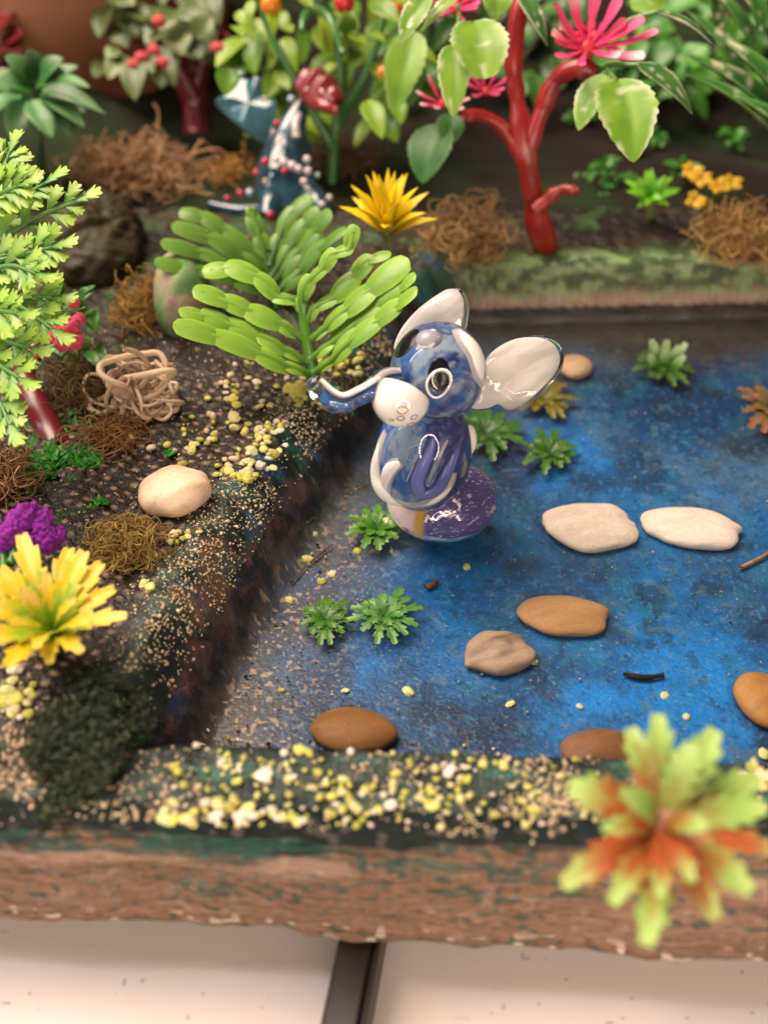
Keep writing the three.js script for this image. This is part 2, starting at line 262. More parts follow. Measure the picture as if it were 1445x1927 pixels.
// front face: continues from the rim over a rounded edge, down to the foot and under
{
  const wall = new MB(); wall.uv = [];
  const NU = 420, NV = 46;
  wall.grid(NU, NV, (u, v) => {
    const x = X0 + (X1 - X0) * u, zs = zOuter(x) - 0.22, ys = H(x, zs), zf = zFoot(x), lump = (fbm(x * 1.1, v * 2, 3) - 0.5) * 0.2 * ss(0, 0.25, v) + (fbm(x * 7, v * 12, 3) - 0.5) * 0.035 * ss(0, 0.2, v);
    let y, z;
    if (v < 0.25) { const a = v / 0.25 * Math.PI / 2; z = zs + Math.sin(a) * 0.24; y = ys - (1 - Math.cos(a)) * 0.3; }
    else if (v < 0.9) { const t = (v - 0.25) / 0.65; z = lerp(zs + 0.24, zf, t); y = lerp(ys - 0.3, -0.73, t) + (fbm(x * 2.2, 5, 4) - 0.5) * 0.17 * t * t; }
    else { const t = (v - 0.9) / 0.1; z = zf - t * 0.6; y = -0.73 - 0.06 * Math.min(1, t * 3) + (fbm(x * 2.2, 5, 4) - 0.5) * 0.17; }
    wall.uv.push((x - X0) / (X1 - X0), v);
    return [v3(x, y, z + lump), [1, 1, 1]];
  });
  for (let k = 0; k < wall.i.length; k += 3) { const t = wall.i[k + 1]; wall.i[k + 1] = wall.i[k + 2]; wall.i[k + 2] = t; }
  const faceTex = dataTex(2048, 512, (u, v) => {
    const x = u * 20, st = 0.4 * fbm(x * 1.3, v * 20, 3) + 0.6 * fbm(x * 11, v * 34 + 9, 3), st2 = fbm(x * 3 + 9, v * 60 + 3, 3), big = fbm(x * 0.5 + 2, v * 3, 3), fine = n2(u * 900, v * 300);
    let c = mix([0.2, 0.115, 0.075], [0.33, 0.2, 0.135], big); c = mul(c, 0.75 + 0.5 * st2);
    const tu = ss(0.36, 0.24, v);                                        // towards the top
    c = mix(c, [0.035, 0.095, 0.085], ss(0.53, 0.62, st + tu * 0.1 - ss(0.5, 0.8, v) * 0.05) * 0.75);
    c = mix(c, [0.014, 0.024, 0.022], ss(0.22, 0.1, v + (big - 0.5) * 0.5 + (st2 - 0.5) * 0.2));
    c = mix(c, [0.03, 0.13, 0.105], ss(0.57, 0.64, fbm(x * 0.9 + 4, v * 9, 4)) * ss(0.1, 0.2, v) * ss(0.46, 0.3, v) * 0.6);
    c = mix(c, [0.52, 0.34, 0.25], ss(0.53, 0.66, fbm(x * 0.7 + 8, v * 8 + 3, 4)) * ss(0.24, 0.3, v) * ss(0.5, 0.36, v) * 0.7);
    c = mix(c, [0.66, 0.55, 0.46], ss(0.74, 0.8, n2(x * 9, v * 26)) * (0.12 + 0.88 * ss(0.76, 0.87, v)));
    return mul(c, 0.8 + 0.4 * fine);
  });
  faceTex.wrapT = THREE.ClampToEdgeWrapping; faceTex.needsUpdate = true;
  const fb = bumpTex.clone(); fb.repeat.set(1.2, 2.4); fb.needsUpdate = true;
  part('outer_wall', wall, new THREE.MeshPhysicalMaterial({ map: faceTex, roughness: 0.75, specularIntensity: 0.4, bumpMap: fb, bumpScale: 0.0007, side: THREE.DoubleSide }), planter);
}
// the bank behind, further off
{
  const far = new MB(), cD = [0.016, 0.012, 0.008], cG = [0.016, 0.028, 0.01];
  far.grid(90, 70, (u, v) => { const x = -26 + 52 * u, z = -30 + (Z0 + 0.15 + 30) * v; return [v3(x, H(clamp(x, X0, X1), z) - 0.01 + (fbm(x, z, 3) - 0.5) * 0.5 * ss(Z0, Z0 - 2, z), z), mul(mix(cD, cG, blot(x, z, 0.9, 0.45, 0.65)), 0.6 + 0.8 * n2(x * 5, z * 5))]; });
  for (let k = 0; k < far.i.length; k += 3) { const t = far.i[k + 1]; far.i[k + 1] = far.i[k + 2]; far.i[k + 2] = t; }
  setting('soil_bank', far, MATTE);
}
// water: a clear sheet that fills the basin
{
  const w = new MB(); w.grid(70, 70, (u, v) => { const x = -4 + 14 * u, z = -6.2 + 11.2 * v; return [v3(x, 0, z), [1, 1, 1]]; });
  const inside = (k) => pondD(w.p[k * 3], w.p[k * 3 + 2])[0] < 0.3, keep = [];
  for (let k = 0; k < w.i.length; k += 3) if (inside(w.i[k]) || inside(w.i[k + 1]) || inside(w.i[k + 2])) keep.push(w.i[k], w.i[k + 2], w.i[k + 1]);
  w.i = keep; w.uv = []; for (let k = 0; k < w.n; k++) w.uv.push(w.p[k * 3] / 4, w.p[k * 3 + 2] / 4);
  const wb = bumpTex.clone(); wb.repeat.set(0.5, 0.5); wb.needsUpdate = true;
  setting('water', w, new THREE.MeshPhysicalMaterial({ color: new THREE.Color().setRGB(0.97, 0.985, 1), transmission: 1, thickness: 0, ior: 1.4, roughness: 0.03, bumpMap: wb, bumpScale: 0.00008 }));
}
// table and the black metal bar under the planter
{
  const T = -1.55, t = new MB(), white = [0.82, 0.74, 0.72];
  const tt = dataTex(512, 512, (u, v) => { const k = 0.92 + 0.1 * fbm(u * 8, v * 8, 4), s = ss(0.93, 0.96, n2(u * 250, v * 250)) * 0.5 * ss(0.5, 0.7, n2(u * 7, v * 7)); return mul([k, k, k], 1 - s); });
  t.uv = []; const N = 160;
  t.grid(N, 6, (u, v) => { t.uv.push(u * 8, v * 8); return [v3(-60 + 120 * u, T, 60 - 100 * v), white]; });
  const o = setting('table', t, new THREE.MeshPhysicalMaterial({ color: new THREE.Color().setRGB(...white), map: tt, roughness: 0.35, clearcoat: 0.3 }));
  const b = thing('metal_bar', 'black metal bar sticking out from under the planter front over the white table', 'bar', G(660, 1850, -0.95));
  const a0 = G(676, 1740, -0.9), a1 = G(632, 1960, -0.9), dir = a1.clone().sub(a0).normalize(), sd = v3(-dir.z, 0, dir.x).multiplyScalar(-1), blk = [0.022, 0.018, 0.015];
  const beam = (off, wd, hi, lo, nm) => { const m = new MB(), s = dir.clone().multiplyScalar(-6); const ring = [[-wd, lo], [-wd, hi - 0.03], [-wd + 0.03, hi], [wd - 0.03, hi], [wd, hi - 0.03], [wd, lo]];
    m.grid(6, 12, (u, v) => { const k = Math.round(u * 6) % 6, p = a0.clone().add(s).lerp(a1.clone().addScaledVector(dir, 1.5), v).addScaledVector(sd, off + ring[k][0]); p.y = ring[k][1]; return [p, mul(blk, 0.7 + 0.9 * n2(v * 40, k * 3))]; }, true);
    const g = m.geometry(org.get(b)).toNonIndexed(); g.computeVertexNormals(); const q = mesh(g, phys({ roughness: 0.4, specularIntensity: 0.7 })); q.name = nm; b.add(q); };
  beam(0, 0.17, -0.9, -1.5, 'bar_flange'); beam(0.215, 0.025, -0.86, -1.5, 'bar_lip');
}
// ---------- the glass elephant
const elephantAt = G(828, 985, 0); elephantAt.y = 0;
const elephant = thing('glass_elephant', 'small clear and blue glass elephant figurine with big milky white ears, standing in the pond', 'figurine', elephantAt);
{
  const hitE = (px, py, c, q, k = 1) => { // where a sight line meets an ellipsoid
    const r = ray(px, py), o = v3(...EYE).sub(c), s = v3(1 / (q[0] * k), 1 / (q[1] * k), 1 / (q[2] * k)); o.multiply(s); const d = r.clone().multiply(s);
    const A = d.dot(d), B = o.dot(d), C = o.dot(o) - 1, D = Math.max(0, B * B - A * C), t = (-B - Math.sqrt(D)) / A; return v3(...EYE).addScaledVector(r, t);
  };
  const white = [0.84, 0.8, 0.77], navy = [0.02, 0.045, 0.2], blue = [0.035, 0.17, 0.6], violet = [0.1, 0.11, 0.36], pale = [0.36, 0.46, 0.62];
  const COL = phys({ roughness: 0.25 });
  const headC = V(821, 700, 12.85), headR = [0.515, 0.56, 0.51], bodyC = V(797, 852, 13.36), bodyR = [0.54, 0.74, 0.52], baseC = V(832, 940, 14.22), baseR = [0.69, 0.46, 0.62];
  // foot dome: purple top, blue glass below, milky pink wedge at the left front
  {
    const m = new MB(), tilt = (d) => { const s = fb3(d.x * 4, d.y * 4, d.z * 4, 3); return s; };
    m.ball(baseC, baseR, (d) => {
      const s = tilt(d), hs = d.y + 0.55 * d.x * 0.2 + (s - 0.5) * 0.1;
      let c = mix([0.055, 0.045, 0.16], [0.11, 0.095, 0.27], s); c = mix(c, [0.45, 0.44, 0.66], ss(0.66, 0.74, n3(d.x * 24, d.y * 24, d.z * 24)));
      c = mix(c, mix([0.06, 0.2, 0.5], [0.45, 0.66, 0.76], ss(0.35, 0.7, fb3(d.x * 5 + 3, d.y * 9, d.z * 5))), ss(-0.18, -0.28, hs));
      const az = Math.atan2(d.z, d.x) / Math.PI;                           // 0.5 = towards the viewer, 1 = left
      c = mix(c, [0.55, 0.34, 0.06], ss(0.6, 0.64, az) * ss(0.72, 0.67, az)); c = mix(c, mix([0.6, 0.46, 0.44], [0.72, 0.6, 0.62], s), ss(0.66, 0.7, az)); c = mix(c, [0.28, 0.03, 0.01], ss(0.09, 0.05, Math.hypot((az - 0.72) * 1.6, d.y + 0.22)));
      return c;
    }, 220, 150, (d) => (d.y < -0.72 ? 0.72 / -d.y * 0.98 + 0.02 : 1) * (1 + (fb3(d.x * 2, d.y * 2, d.z * 2) - 0.5) * 0.05) * (1 + (n3(d.x * 30, d.y * 30, d.z * 30) - 0.5) * 0.012 * ss(-0.3, 0, d.y)));
    part('foot_dome', m, phys({ roughness: 0.16, clearcoat: 1, clearcoatRoughness: 0.03, bumpMap: null }), elephant);
    const k = new MB(); // white tubes shaped as ring lamp reflections on the purple glass
    for (const l of [[[812, 1], [806, 968], [800, 982]], [[852, 940], [864, 950], [862, 962]], [[854, 966], [846, 974]]]) { const q = l.filter((p) => p[1] > 1).map(([x, y]) => hitE(x, y, baseC, baseR, 1.005)); k.tube(q, (t) => 0.022 * (0.6 + 0.6 * Math.sin(t * 7 + 1) ** 2), white, 8, 14); }
    part('white_glint', k, COL, elephant);
  }
  // body: blue core with ribbons under clear glass
  {
    const m = new MB(); m.ball(bodyC, bodyR.map((x) => x * 0.955), (d) => {
      const s = fb3(d.x * 2.2 + 5, d.y * 1.6, d.z * 2.2, 4), q = fb3(d.x * 5, d.y * 3 + 9, d.z * 5, 3);
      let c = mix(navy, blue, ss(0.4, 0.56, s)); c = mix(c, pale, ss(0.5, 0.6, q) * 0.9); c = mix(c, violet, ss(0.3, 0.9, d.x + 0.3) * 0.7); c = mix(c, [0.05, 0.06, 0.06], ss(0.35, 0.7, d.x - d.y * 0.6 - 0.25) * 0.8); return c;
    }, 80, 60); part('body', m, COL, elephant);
    const onB = (l, k = 0.9) => l.map(([x, y]) => hitE(x, y, bodyC, bodyR, k));
    const band = (l, r, c, nm, k = 0.9) => { const q = new MB(); q.tube(onB(l, k), (t) => r * (0.35 + 0.65 * Math.sin(Math.PI * clamp(t * 0.94 + 0.05)) ** 0.5), c, 12, 40); part(nm, q, COL, elephant); };
    const vi = (t, u) => mix([0.06, 0.075, 0.3], [0.15, 0.17, 0.42], n2(u * 6, t * 9));
    band([[811, 800], [813, 833], [797, 870], [785, 905], [797, 925], [819, 917], [837, 886], [855, 842], [868, 812]], 0.095, vi, 'arm', 0.93);
    band([[806, 905], [818, 875], [828, 850], [838, 830]], 0.04, [0.42, 0.5, 0.62], 'stripe', 0.96);
    band([[822, 868], [831, 848], [841, 828]], 0.022, white, 'stripe', 1.0);
    band([[736, 812], [722, 850], [714, 888], [718, 915], [735, 935], [760, 945]], 0.11, white, 'stripe', 0.88);
    band([[735, 930], [771, 940], [812, 934], [836, 915], [850, 884]], 0.095, mul(white, 0.9), 'stripe', 0.89);
    band([[758, 866], [741, 878], [732, 898], [733, 922]], 0.095, white, 'stripe', 0.93);
    band([[876, 800], [881, 818], [879, 842], [872, 858]], 0.1, white, 'stripe', 0.86);
    band([[796, 862], [778, 880], [765, 905]], 0.014, [0.5, 0.62, 0.8], 'stripe', 0.97);
    band([[790, 835], [770, 845], [768, 862], [785, 868]], 0.012, [0.4, 0.55, 0.8], 'stripe', 0.95);
    const g = new MB(); g.ball(bodyC, bodyR.map((x) => x * 1.04), [1, 1, 1], 64, 48, (d) => 1 + 0.05 * d.y * d.x); part('clear_glass', g, GLASS, elephant);
  }
  // head
  {
    const m = new MB(); const eyeR = (px, py) => hitE(px, py, headC, headR, 0.95).sub(headC).divide(v3(headR[0], headR[1], headR[2])).normalize();
    const e1 = eyeR(826, 705), e2 = eyeR(764, 645);
    m.ball(headC, headR.map((x) => x * 0.955), (d) => {
      const s = fb3(d.x * 3 + 2, d.y * 3, d.z * 3, 4), q = fb3(d.x * 4, d.y * 4 + 9, d.z * 4, 4);
      let c = mix([0.02, 0.035, 0.17], [0.13, 0.15, 0.4], ss(0.4, 0.56, s)); c = mix(c, [0.42, 0.53, 0.66], ss(0.5, 0.6, q) * 0.95); c = mix(c, [0.03, 0.17, 0.5], ss(0.5, 0.62, fb3(d.x * 3, d.y * 3, d.z * 3 + 20)) * 0.7);
      return c;
    }, 90, 64); part('head', m, COL, elephant);
    for (const [e, w, h] of [[e1, 0.125, 0.19], [e2, 0.2, 0.2]]) { // dark eyes: lens-shaped beads in the glass
      const q = new MB(), c = headC.clone().add(e.clone().multiply(v3(...headR)).multiplyScalar(0.86)), n = e.clone(), sx = new THREE.Vector3().crossVectors(v3(0, 1, 0), n).normalize(), sy = new THREE.Vector3().crossVectors(n, sx);
      q.ball(v3(0, 0, 0), 1, [0.004, 0.004, 0.012], 28, 18);
      for (let k = 0; k < q.n; k++) { const p = v3(q.p[3 * k], q.p[3 * k + 1], q.p[3 * k + 2]), dir = n.clone().multiplyScalar(0.5).addScaledVector(sx, p.x * w).addScaledVector(sy, p.y * h).normalize(), t = headC.clone().add(dir.multiply(v3(...headR)).multiplyScalar(0.95 + 0.03 * p.z)); q.p[3 * k] = t.x; q.p[3 * k + 1] = t.y; q.p[3 * k + 2] = t.z; }
      part('eye', q, phys({ roughness: 0.2 }), elephant);
    }
    const onH = (l, k) => l.map(([x, y]) => hitE(x, y, headC, headR, k));
    const rb = new MB(); rb.tube(onH([[852, 630], [868, 648], [882, 668], [890, 695], [893, 725]], 0.87), (t) => 0.15 * (0.45 + 0.55 * Math.sin(Math.PI * clamp(t * 0.9 + 0.12))), white, 14, 30); part('stripe', rb, COL, elephant);
    const gm = new MB(); gm.ball(hitE(808, 643, headC, headR, 0.87), [0.16, 0.13, 0.14], [0.3, 0.3, 0.36], 28, 18); part('forehead_spot', gm, COL, elephant);
    const dot = new MB(); dot.ball(hitE(814, 628, headC, headR, 0.98), 0.05, [0.85, 0.8, 0.76], 18, 12); part('white_dot', dot, COL, elephant);
    const g = new MB(); g.ball(headC, headR.map((x) => x * 1.04), [1, 1, 1], 64, 48, (d) => 1 + 0.03 * d.x); part('clear_glass', g, GLASS, elephant);
    // white loop modelled as the ring lamp reflection on the right eye
    const lp = new MB(), L = []; for (let k = 0; k < 14; k++) { const a = k / 14 * Math.PI * 2, y = Math.sin(a); L.push(hitE(825 + Math.cos(a) * (22 - 4 * y * (y > 0)) + y * -5, 722 + y * 26, headC, headR, 1.02)); }
    lp.tube(L, 0.016, white, 8, 60, true); part('eye_ring_glint', lp, phys({ roughness: 0.15, clearcoat: 1 }), elephant);
  }
  // muzzle
  const muzC = V(754, 752, 12.4);
  {
    const m = new MB(), ax = V(790, 700, 12.55).sub(V(745, 790, 12.4)).normalize();
    m.ball(muzC, [0.315, 0.3, 0.3], (d) => mix(white, mul(white, 0.8), ss(0.5, 0.7, fb3(d.x * 3, d.y * 3, d.z * 3)) * 0.6), 64, 48, (d) => { const k = d.dot(ax); return k > 0.3 ? Math.min(1, 0.3 / k + 0.08) : 1; });
    part('muzzle', m, phys({ roughness: 0.1, clearcoat: 1, clearcoatRoughness: 0.0 }), elephant);
    for (const [x, y, r] of [[757, 772, 0.055], [754, 787, 0.04], [779, 785, 0.038], [773, 798, 0.04], [737, 790, 0.022]]) { // small round bubbles pressed into the white glass
      const q = new MB(), c = hitE(x, y, muzC, [0.315, 0.3, 0.3], 0.998), n = c.clone().sub(muzC).normalize(), sx = new THREE.Vector3().crossVectors(v3(0, 1, 0), n).normalize(), sy = new THREE.Vector3().crossVectors(n, sx), L = [];
      for (let k = 0; k < 12; k++) { const a = k / 12 * Math.PI * 2; L.push(c.clone().addScaledVector(sx, Math.cos(a) * r).addScaledVector(sy, Math.sin(a) * r * 0.75)); }
      q.tube(L, 0.008, [0.3, 0.23, 0.15], 6, 36, true); part('bubble', q, phys({ roughness: 0.1, clearcoat: 1 }), elephant);
    }
  }
  // trunk
  {
    const pts = [[752, 712, 12.25], [729, 716, 12.2], [701, 733, 12.1], [673, 748, 12.05], [647, 759, 12.0], [621, 752, 12.0], [596, 727, 12.02]].map((a) => V(a[0], a[1], a[2] + 0.24));
    const g = new MB(); g.tube(pts, (t) => 0.125 + 0.02 * Math.sin(t * 9) - 0.02 * t, [1, 1, 1], 24, 60); const e = pts[6]; g.ball(e, 0.112, [1, 1, 1], 24, 16); part('trunk', g, GLASS, elephant);
    const c = new MB(); c.tube(pts.slice(0, 6).map((p) => p.clone().addScaledVector(UPS, -0.03)).concat([pts[5].clone().lerp(pts[6], 0.55)]), (t) => 0.07 - 0.02 * t, (t, u) => { const s = n2(t * 14, u * 5); return mix(mix([0.03, 0.06, 0.26], [0.06, 0.2, 0.5], s), [0.4, 0.3, 0.16], ss(0.78, 0.86, n2(t * 22 + 5, u * 9)) * 0.8); }, 14, 50); part('trunk_core', c, COL, elephant);
    const w = new MB(); w.tube(pts.map((p, k) => p.clone().addScaledVector(UPS, k === 6 ? 0.06 : 0.075).addScaledVector(TOCAM, 0.055).addScaledVector(RT, k > 4 ? 0.04 : 0)), (t) => 0.036, white, 10, 50); part('stripe', w, COL, elephant);
  }
  // ears: milky core in clear glass
  const ear = (outline, depth, tiltD, thick, coreK, seed, fold) => {
    const P = outline.map(([x, y]) => V(x, y, depth)), cen = P.reduce((s, p) => s.add(p), v3(0, 0, 0)).multiplyScalar(1 / P.length), cur = new THREE.CatmullRomCurve3(P, true, 'centripetal');
    const make = (k, th, col, nu, nv) => { const m = new MB(); m.grid(nu, nv, (u, v) => {
      const a = v * 2 - 1, rr = Math.sqrt(Math.max(0, 1 - a * a)), e = cur.getPoint(u).sub(cen), p = cen.clone().addScaledVector(RT, k < 1 ? -0.035 : 0).addScaledVector(e, Math.pow(rr, 0.75) * k), ru = Math.pow(rr, 0.75) * k;
      const q = e.x * ru, w = e.y * ru, bump = fold * (Math.sin(w * 9 + q * 2 + seed) * 0.5 + fb3(q * 3 + seed, w * 5, 1) - 0.5) * rr;
      p.addScaledVector(TOCAM, -a * th + bump + tiltD * e.x * ru);
      return [p, typeof col === 'function' ? col(q, w) : col];
    }, true); return m; };
    part('ear', make(0.9 * coreK, thick * 0.5, (q, w) => mix([0.9, 0.86, 0.83], [0.66, 0.62, 0.59], ss(0.5, 0.66, fb3(q * 2 + seed, w * 9 - q * 3, 3))), 60, 24), phys({ roughness: 0.3 }), elephant);
    const sh = make(1, thick, [1, 1, 1], 72, 32); part('clear_glass', sh, GLASS, elephant);
  };
  ear([[882, 768], [884, 735], [900, 700], [926, 662], [970, 636], [1022, 629], [1052, 640], [1065, 664], [1058, 695], [1030, 730], [988, 764], [958, 774], [938, 762], [915, 770]], 12.98, -0.12, 0.12, 1.03, 2, 0.14);
  ear([[742, 660], [750, 628], [772, 598], [809, 565], [845, 543], [868, 545], [880, 566], [880, 600], [868, 640], [820, 670]], 13.2, 0.1, 0.12, 1.02, 7, 0.1);
}
// ---------- pebbles
const STONE = phys({ roughness: 0.55, specularIntensity: 0.5 });
function pebble(label, px, py, h, wpx, hpx, thick, turn, colA, colB, seed, sq = 0.2, group, rough = 0.0) {
  const c = G(px, py, h), d = depthOf(c), rx = wpx / 2 / FP * d, rz = hpx / 2 / FP * d / 0.74, m = new MB();
  m.ball(v3(0, 0, 0), 1, (q) => { const s = fb3(q.x * 1.6 + seed, q.y * 1.6, q.z * 1.6 + seed, 4), g = n3(q.x * 24 + seed, q.y * 30, q.z * 30); return mul(mix(colA, colB, ss(0.35, 0.7, s)), 0.78 + 0.44 * g); }, 80, 56, (q) => 1 + (fb3(q.x * 1.1 + seed * 3, q.y * 0.3, q.z * 1.1 + seed, 2) - 0.5) * sq * 1.9 * Math.hypot(q.x, q.z) + rough * (fb3(q.x * 4 + seed, q.y * 4, q.z * 4, 4) - 0.5));
  for (let k = 0; k < m.n; k++) { const x = m.p[3 * k] * rx, y = m.p[3 * k + 1] * thick, z = m.p[3 * k + 2] * rz, a = turn * R; m.p[3 * k] = c.x + x * Math.cos(a) + z * Math.sin(a); m.p[3 * k + 1] = c.y + y; m.p[3 * k + 2] = c.z - x * Math.sin(a) + z * Math.cos(a); }
  return single('pebble', label, 'pebble', c, m, STONE, group);
}
const cream = [0.7, 0.6, 0.5], creamD = [0.62, 0.42, 0.29], brown = [0.33, 0.165, 0.06], brownL = [0.42, 0.23, 0.1], tan = [0.4, 0.27, 0.18], tanD = [0.17, 0.115, 0.08], dk = [0.2, 0.085, 0.02];
const inPond = 'pebbles set in the pond';
pebble('cream white heart-shaped pebble in the pond right of the elephant', 1114, 990, -0.155, 172, 96, 0.15, -10, cream, [0.63, 0.5, 0.4], 1.3, 0.5, inPond);
pebble('cream white oval pebble at the right of the heart-shaped one', 1300, 994, -0.155, 186, 82, 0.15, -14, cream, [0.64, 0.52, 0.41], 4.2, 0.36, inPond);
pebble('orange brown oval pebble in the pond touching the mottled tan one', 1060, 1158, -0.155, 178, 74, 0.13, -3, brownL, [0.34, 0.18, 0.07], 2.1, 0.26, inPond);
pebble('mottled greyish tan pebble in the pond touching the orange brown one', 937, 1226, -0.155, 134, 82, 0.13, 8, tan, tanD, 8.8, 0.42, inPond);
pebble('dark rust brown oval pebble by the front pond edge below the water plants', 667, 1374, -0.155, 166, 78, 0.13, -8, dk, [0.25, 0.11, 0.03], 5.5, 0.2, inPond);
pebble('golden brown pebble cut by the right edge of the photo', 1436, 1318, -0.155, 104, 104, 0.13, 10, [0.38, 0.18, 0.045], [0.27, 0.12, 0.03], 6.1, 0.12, inPond);
pebble('dark brown flat pebble half hidden by the front rim near the succulent', 1128, 1412, -0.155, 150, 70, 0.13, 4, [0.16, 0.07, 0.025], [0.22, 0.1, 0.04], 7.7, 0.25, inPond);
pebble('tan pebble in the pond behind the tip of the elephant\'s right ear', 1080, 690, -0.155, 66, 50, 0.13, 0, [0.5, 0.32, 0.19], [0.42, 0.25, 0.14], 9.4, 0.15, inPond);
const bank = pebble('smooth peach white stone lying on the soil of the left bank', 327, 925, 0.98, 140, 84, 0.26, 16, [0.82, 0.62, 0.46], [0.75, 0.5, 0.33], 3.3, 0.36);
pebble('round mossy green and pink stone behind the lobed fern on the left', 345, 560, 1.1, 110, 130, 0.7, 0, [0.1, 0.3, 0.08], [0.45, 0.3, 0.24], 12.1, 0.12, undefined, 0.12).name = 'mossy_stone';
pebble('dark olive brown rock behind the light green feathery plant', 175, 470, 0.9, 190, 170, 0.75, 0, [0.035, 0.024, 0.012], [0.05, 0.042, 0.018], 14.1, 0.5, undefined, 0.6).name = 'dark_rock';
// ---------- plants
const hsl = (a, b, k) => mix(a, b, k);
const vary = (c, r, k = 0.25) => mul(c, 1 - k / 2 + k * r());
const pt = (a) => V(a[0], a[1], a[2]);
const oval = (t) => Math.pow(Math.sin(Math.PI * clamp(Math.pow(t, 0.75) * 0.97 + 0.03)), 0.7);
const lance = (t) => Math.pow(Math.sin(Math.PI * Math.pow(t, 0.62)), 0.9) * 0.98 + 0.02;
const spoon = (t) => 0.16 + 0.84 * Math.pow(Math.sin(Math.PI * clamp(Math.pow(t, 1.35) * 0.96 + 0.02)), 0.75) * ss(0, 0.35, t) + 0;
function leafPart(parent, root, o, mat = PLASTIC, name = 'leaf') { const m = new MB(); m.leaf(o); return part(name, m, mat, parent, root); }
function stemPart(parent, root, pts, r, col, mat = STEM, name = 'stem', nu = 10) { const m = new MB(); m.tube(pts, r, col, nu); return part(name, m, mat, parent, root); }

// lobed ferns: a stem with rows of twigs carrying rounded lobes
function lobedFern(label, stem, rows, colA, colB, seed, rad) {
  const r = rng(seed), t = thing('lobed_fern', label, 'plant', pt(stem[0]).setY(0.85));
  stemPart(t, t, [pt(stem[0]).setY(0.8), ...stem.map(pt)], (q) => rad * (1.25 - 0.5 * q), mul(colA, 0.8));
  for (const row of rows) {
    const P = row.p.map(pt), f = new MB(), mid = P.slice();
    f.tube(mid, (q) => rad * (0.62 - 0.25 * q), (q) => mix(mul(colA, 0.75), colB, q), 8, 26);
    const frond = part('frond', f, PLASTIC, t, t);
    for (let k = 1; k < P.length; k++) {
      const a = P[k - 1].clone().lerp(P[k], k === 1 ? 0.3 : -0.02), last = k === P.length - 1, b = P[k].clone().lerp(P[k], 1), dir = b.clone().sub(a), L = dir.length();
      const e = b.clone().addScaledVector(dir.normalize(), L * (last ? 0.32 : 0.36));
      const up = TOCAM.clone().addScaledVector(UPS, 0.4 + 0.5 * r()).addScaledVector(RT, row.tilt || 0);
      const lobe = e.clone().sub(a).length(), o = v3((r() - 0.5) * 0.02, (r() - 0.5) * 0.02, (r() - 0.5) * 0.03);
      leafPart(frond, t, { base: a.add(o), tip: e.add(o), up, w: clamp(lobe * 0.33, 0.07, (row.w || 0.15) * 0.96), prof: (q) => 0.25 + 0.75 * Math.pow(Math.sin(Math.PI * clamp(Math.pow(q, 1.15) * 0.97 + 0.015)), 0.42) - 0.25 * ss(0.93, 1, q), bend: 0.05, cup: -0.14, th: 0.016, sway: (row.sway || 0), nt: 14, ns: 6, col: (q, s) => mul(mix(mix(colA, colB, 0.25 + 0.6 * q), mul(colB, 1.35), ss(0.55, 1, Math.abs(s)) * 0.55), 0.9 + 0.2 * n2(q * 6 + seed, s * 3 + k)) }, PLASTIC, 'leaflet');
    }
  }
  return t;
}
const D = 14.6, tw = (l, d0, d1) => l.map((a, k) => [a[0], a[1], lerp(d0, d1, k / (l.length - 1))]);
const R2 = (l, d1, o = {}) => ({ p: tw(l, 14.75, d1), ...o });
lobedFern('bright green plastic fern with rounded lobes growing on the bank beside the elephant\'s trunk', [[590, 715, 14.85], [585, 680, 14.8], [578, 640, 14.75], [572, 600, 14.75], [572, 565, 14.7]], [
  R2([[574, 600], [560, 565], [523, 560], [493, 527], [441, 506], [396, 510]], 14.6, { w: 0.17 }),
  R2([[573, 640], [530, 612], [478, 590], [433, 570], [379, 551]], 14.35, { w: 0.19 }),
  R2([[580, 682], [540, 662], [500, 640], [440, 615], [392, 596], [351, 590]], 14.15, { w: 0.19 }),
  R2([[588, 706], [545, 692], [497, 670], [422, 639], [349, 618]], 13.95, { w: 0.17 }),
  R2([[576, 600], [566, 565], [580, 530], [604, 510], [624, 478], [655, 470], [665, 435]], 14.3, { w: 0.17 }),
  R2([[574, 615], [592, 580], [624, 565], [661, 528], [690, 492], [725, 482]], 14.5, { w: 0.15 }),
  R2([[578, 645], [610, 620], [644, 590], [690, 552], [750, 504]], 14.3, { w: 0.2 }),
  R2([[584, 676], [620, 650], [660, 617], [705, 580], [748, 545], [773, 524]], 14.15, { w: 0.17 }),
  R2([[589, 702], [620, 682], [652, 650], [702, 612], [742, 580], [775, 553]], 14.0, { w: 0.15 }),
], [0.085, 0.24, 0.018], [0.26, 0.44, 0.055], 11, 0.085);
const R3 = (l, d1, o = {}) => ({ p: tw(l, 16.6, d1), ...o });
lobedFern('darker green blurred fern with rounded lobes behind the bright green fern', [[520, 570, 16.7], [512, 520, 16.7], [505, 470, 16.6]], [
  R3([[510, 520], [480, 480], [430, 440], [390, 410], [350, 402]], 16.4), R3([[512, 530], [460, 490], [410, 455], [345, 432]], 16.1), R3([[512, 540], [450, 505], [390, 480], [325, 462]], 15.9), R3([[514, 555], [450, 530], [385, 510], [315, 497]], 15.8),
  R3([[505, 500], [490, 450], [478, 415], [470, 395]], 16.6), R3([[508, 500], [525, 450], [545, 405], [575, 376]], 16.6, { w: 0.14 }), R3([[512, 520], [545, 470], [570, 430], [592, 400]], 16.4), R3([[514, 535], [555, 485], [590, 440], [615, 408]], 16.2), R3([[516, 555], [560, 520], [600, 470], [640, 440]], 16.0, { w: 0.13 }),
], [0.045, 0.14, 0.014], [0.14, 0.28, 0.04], 12, 0.09);

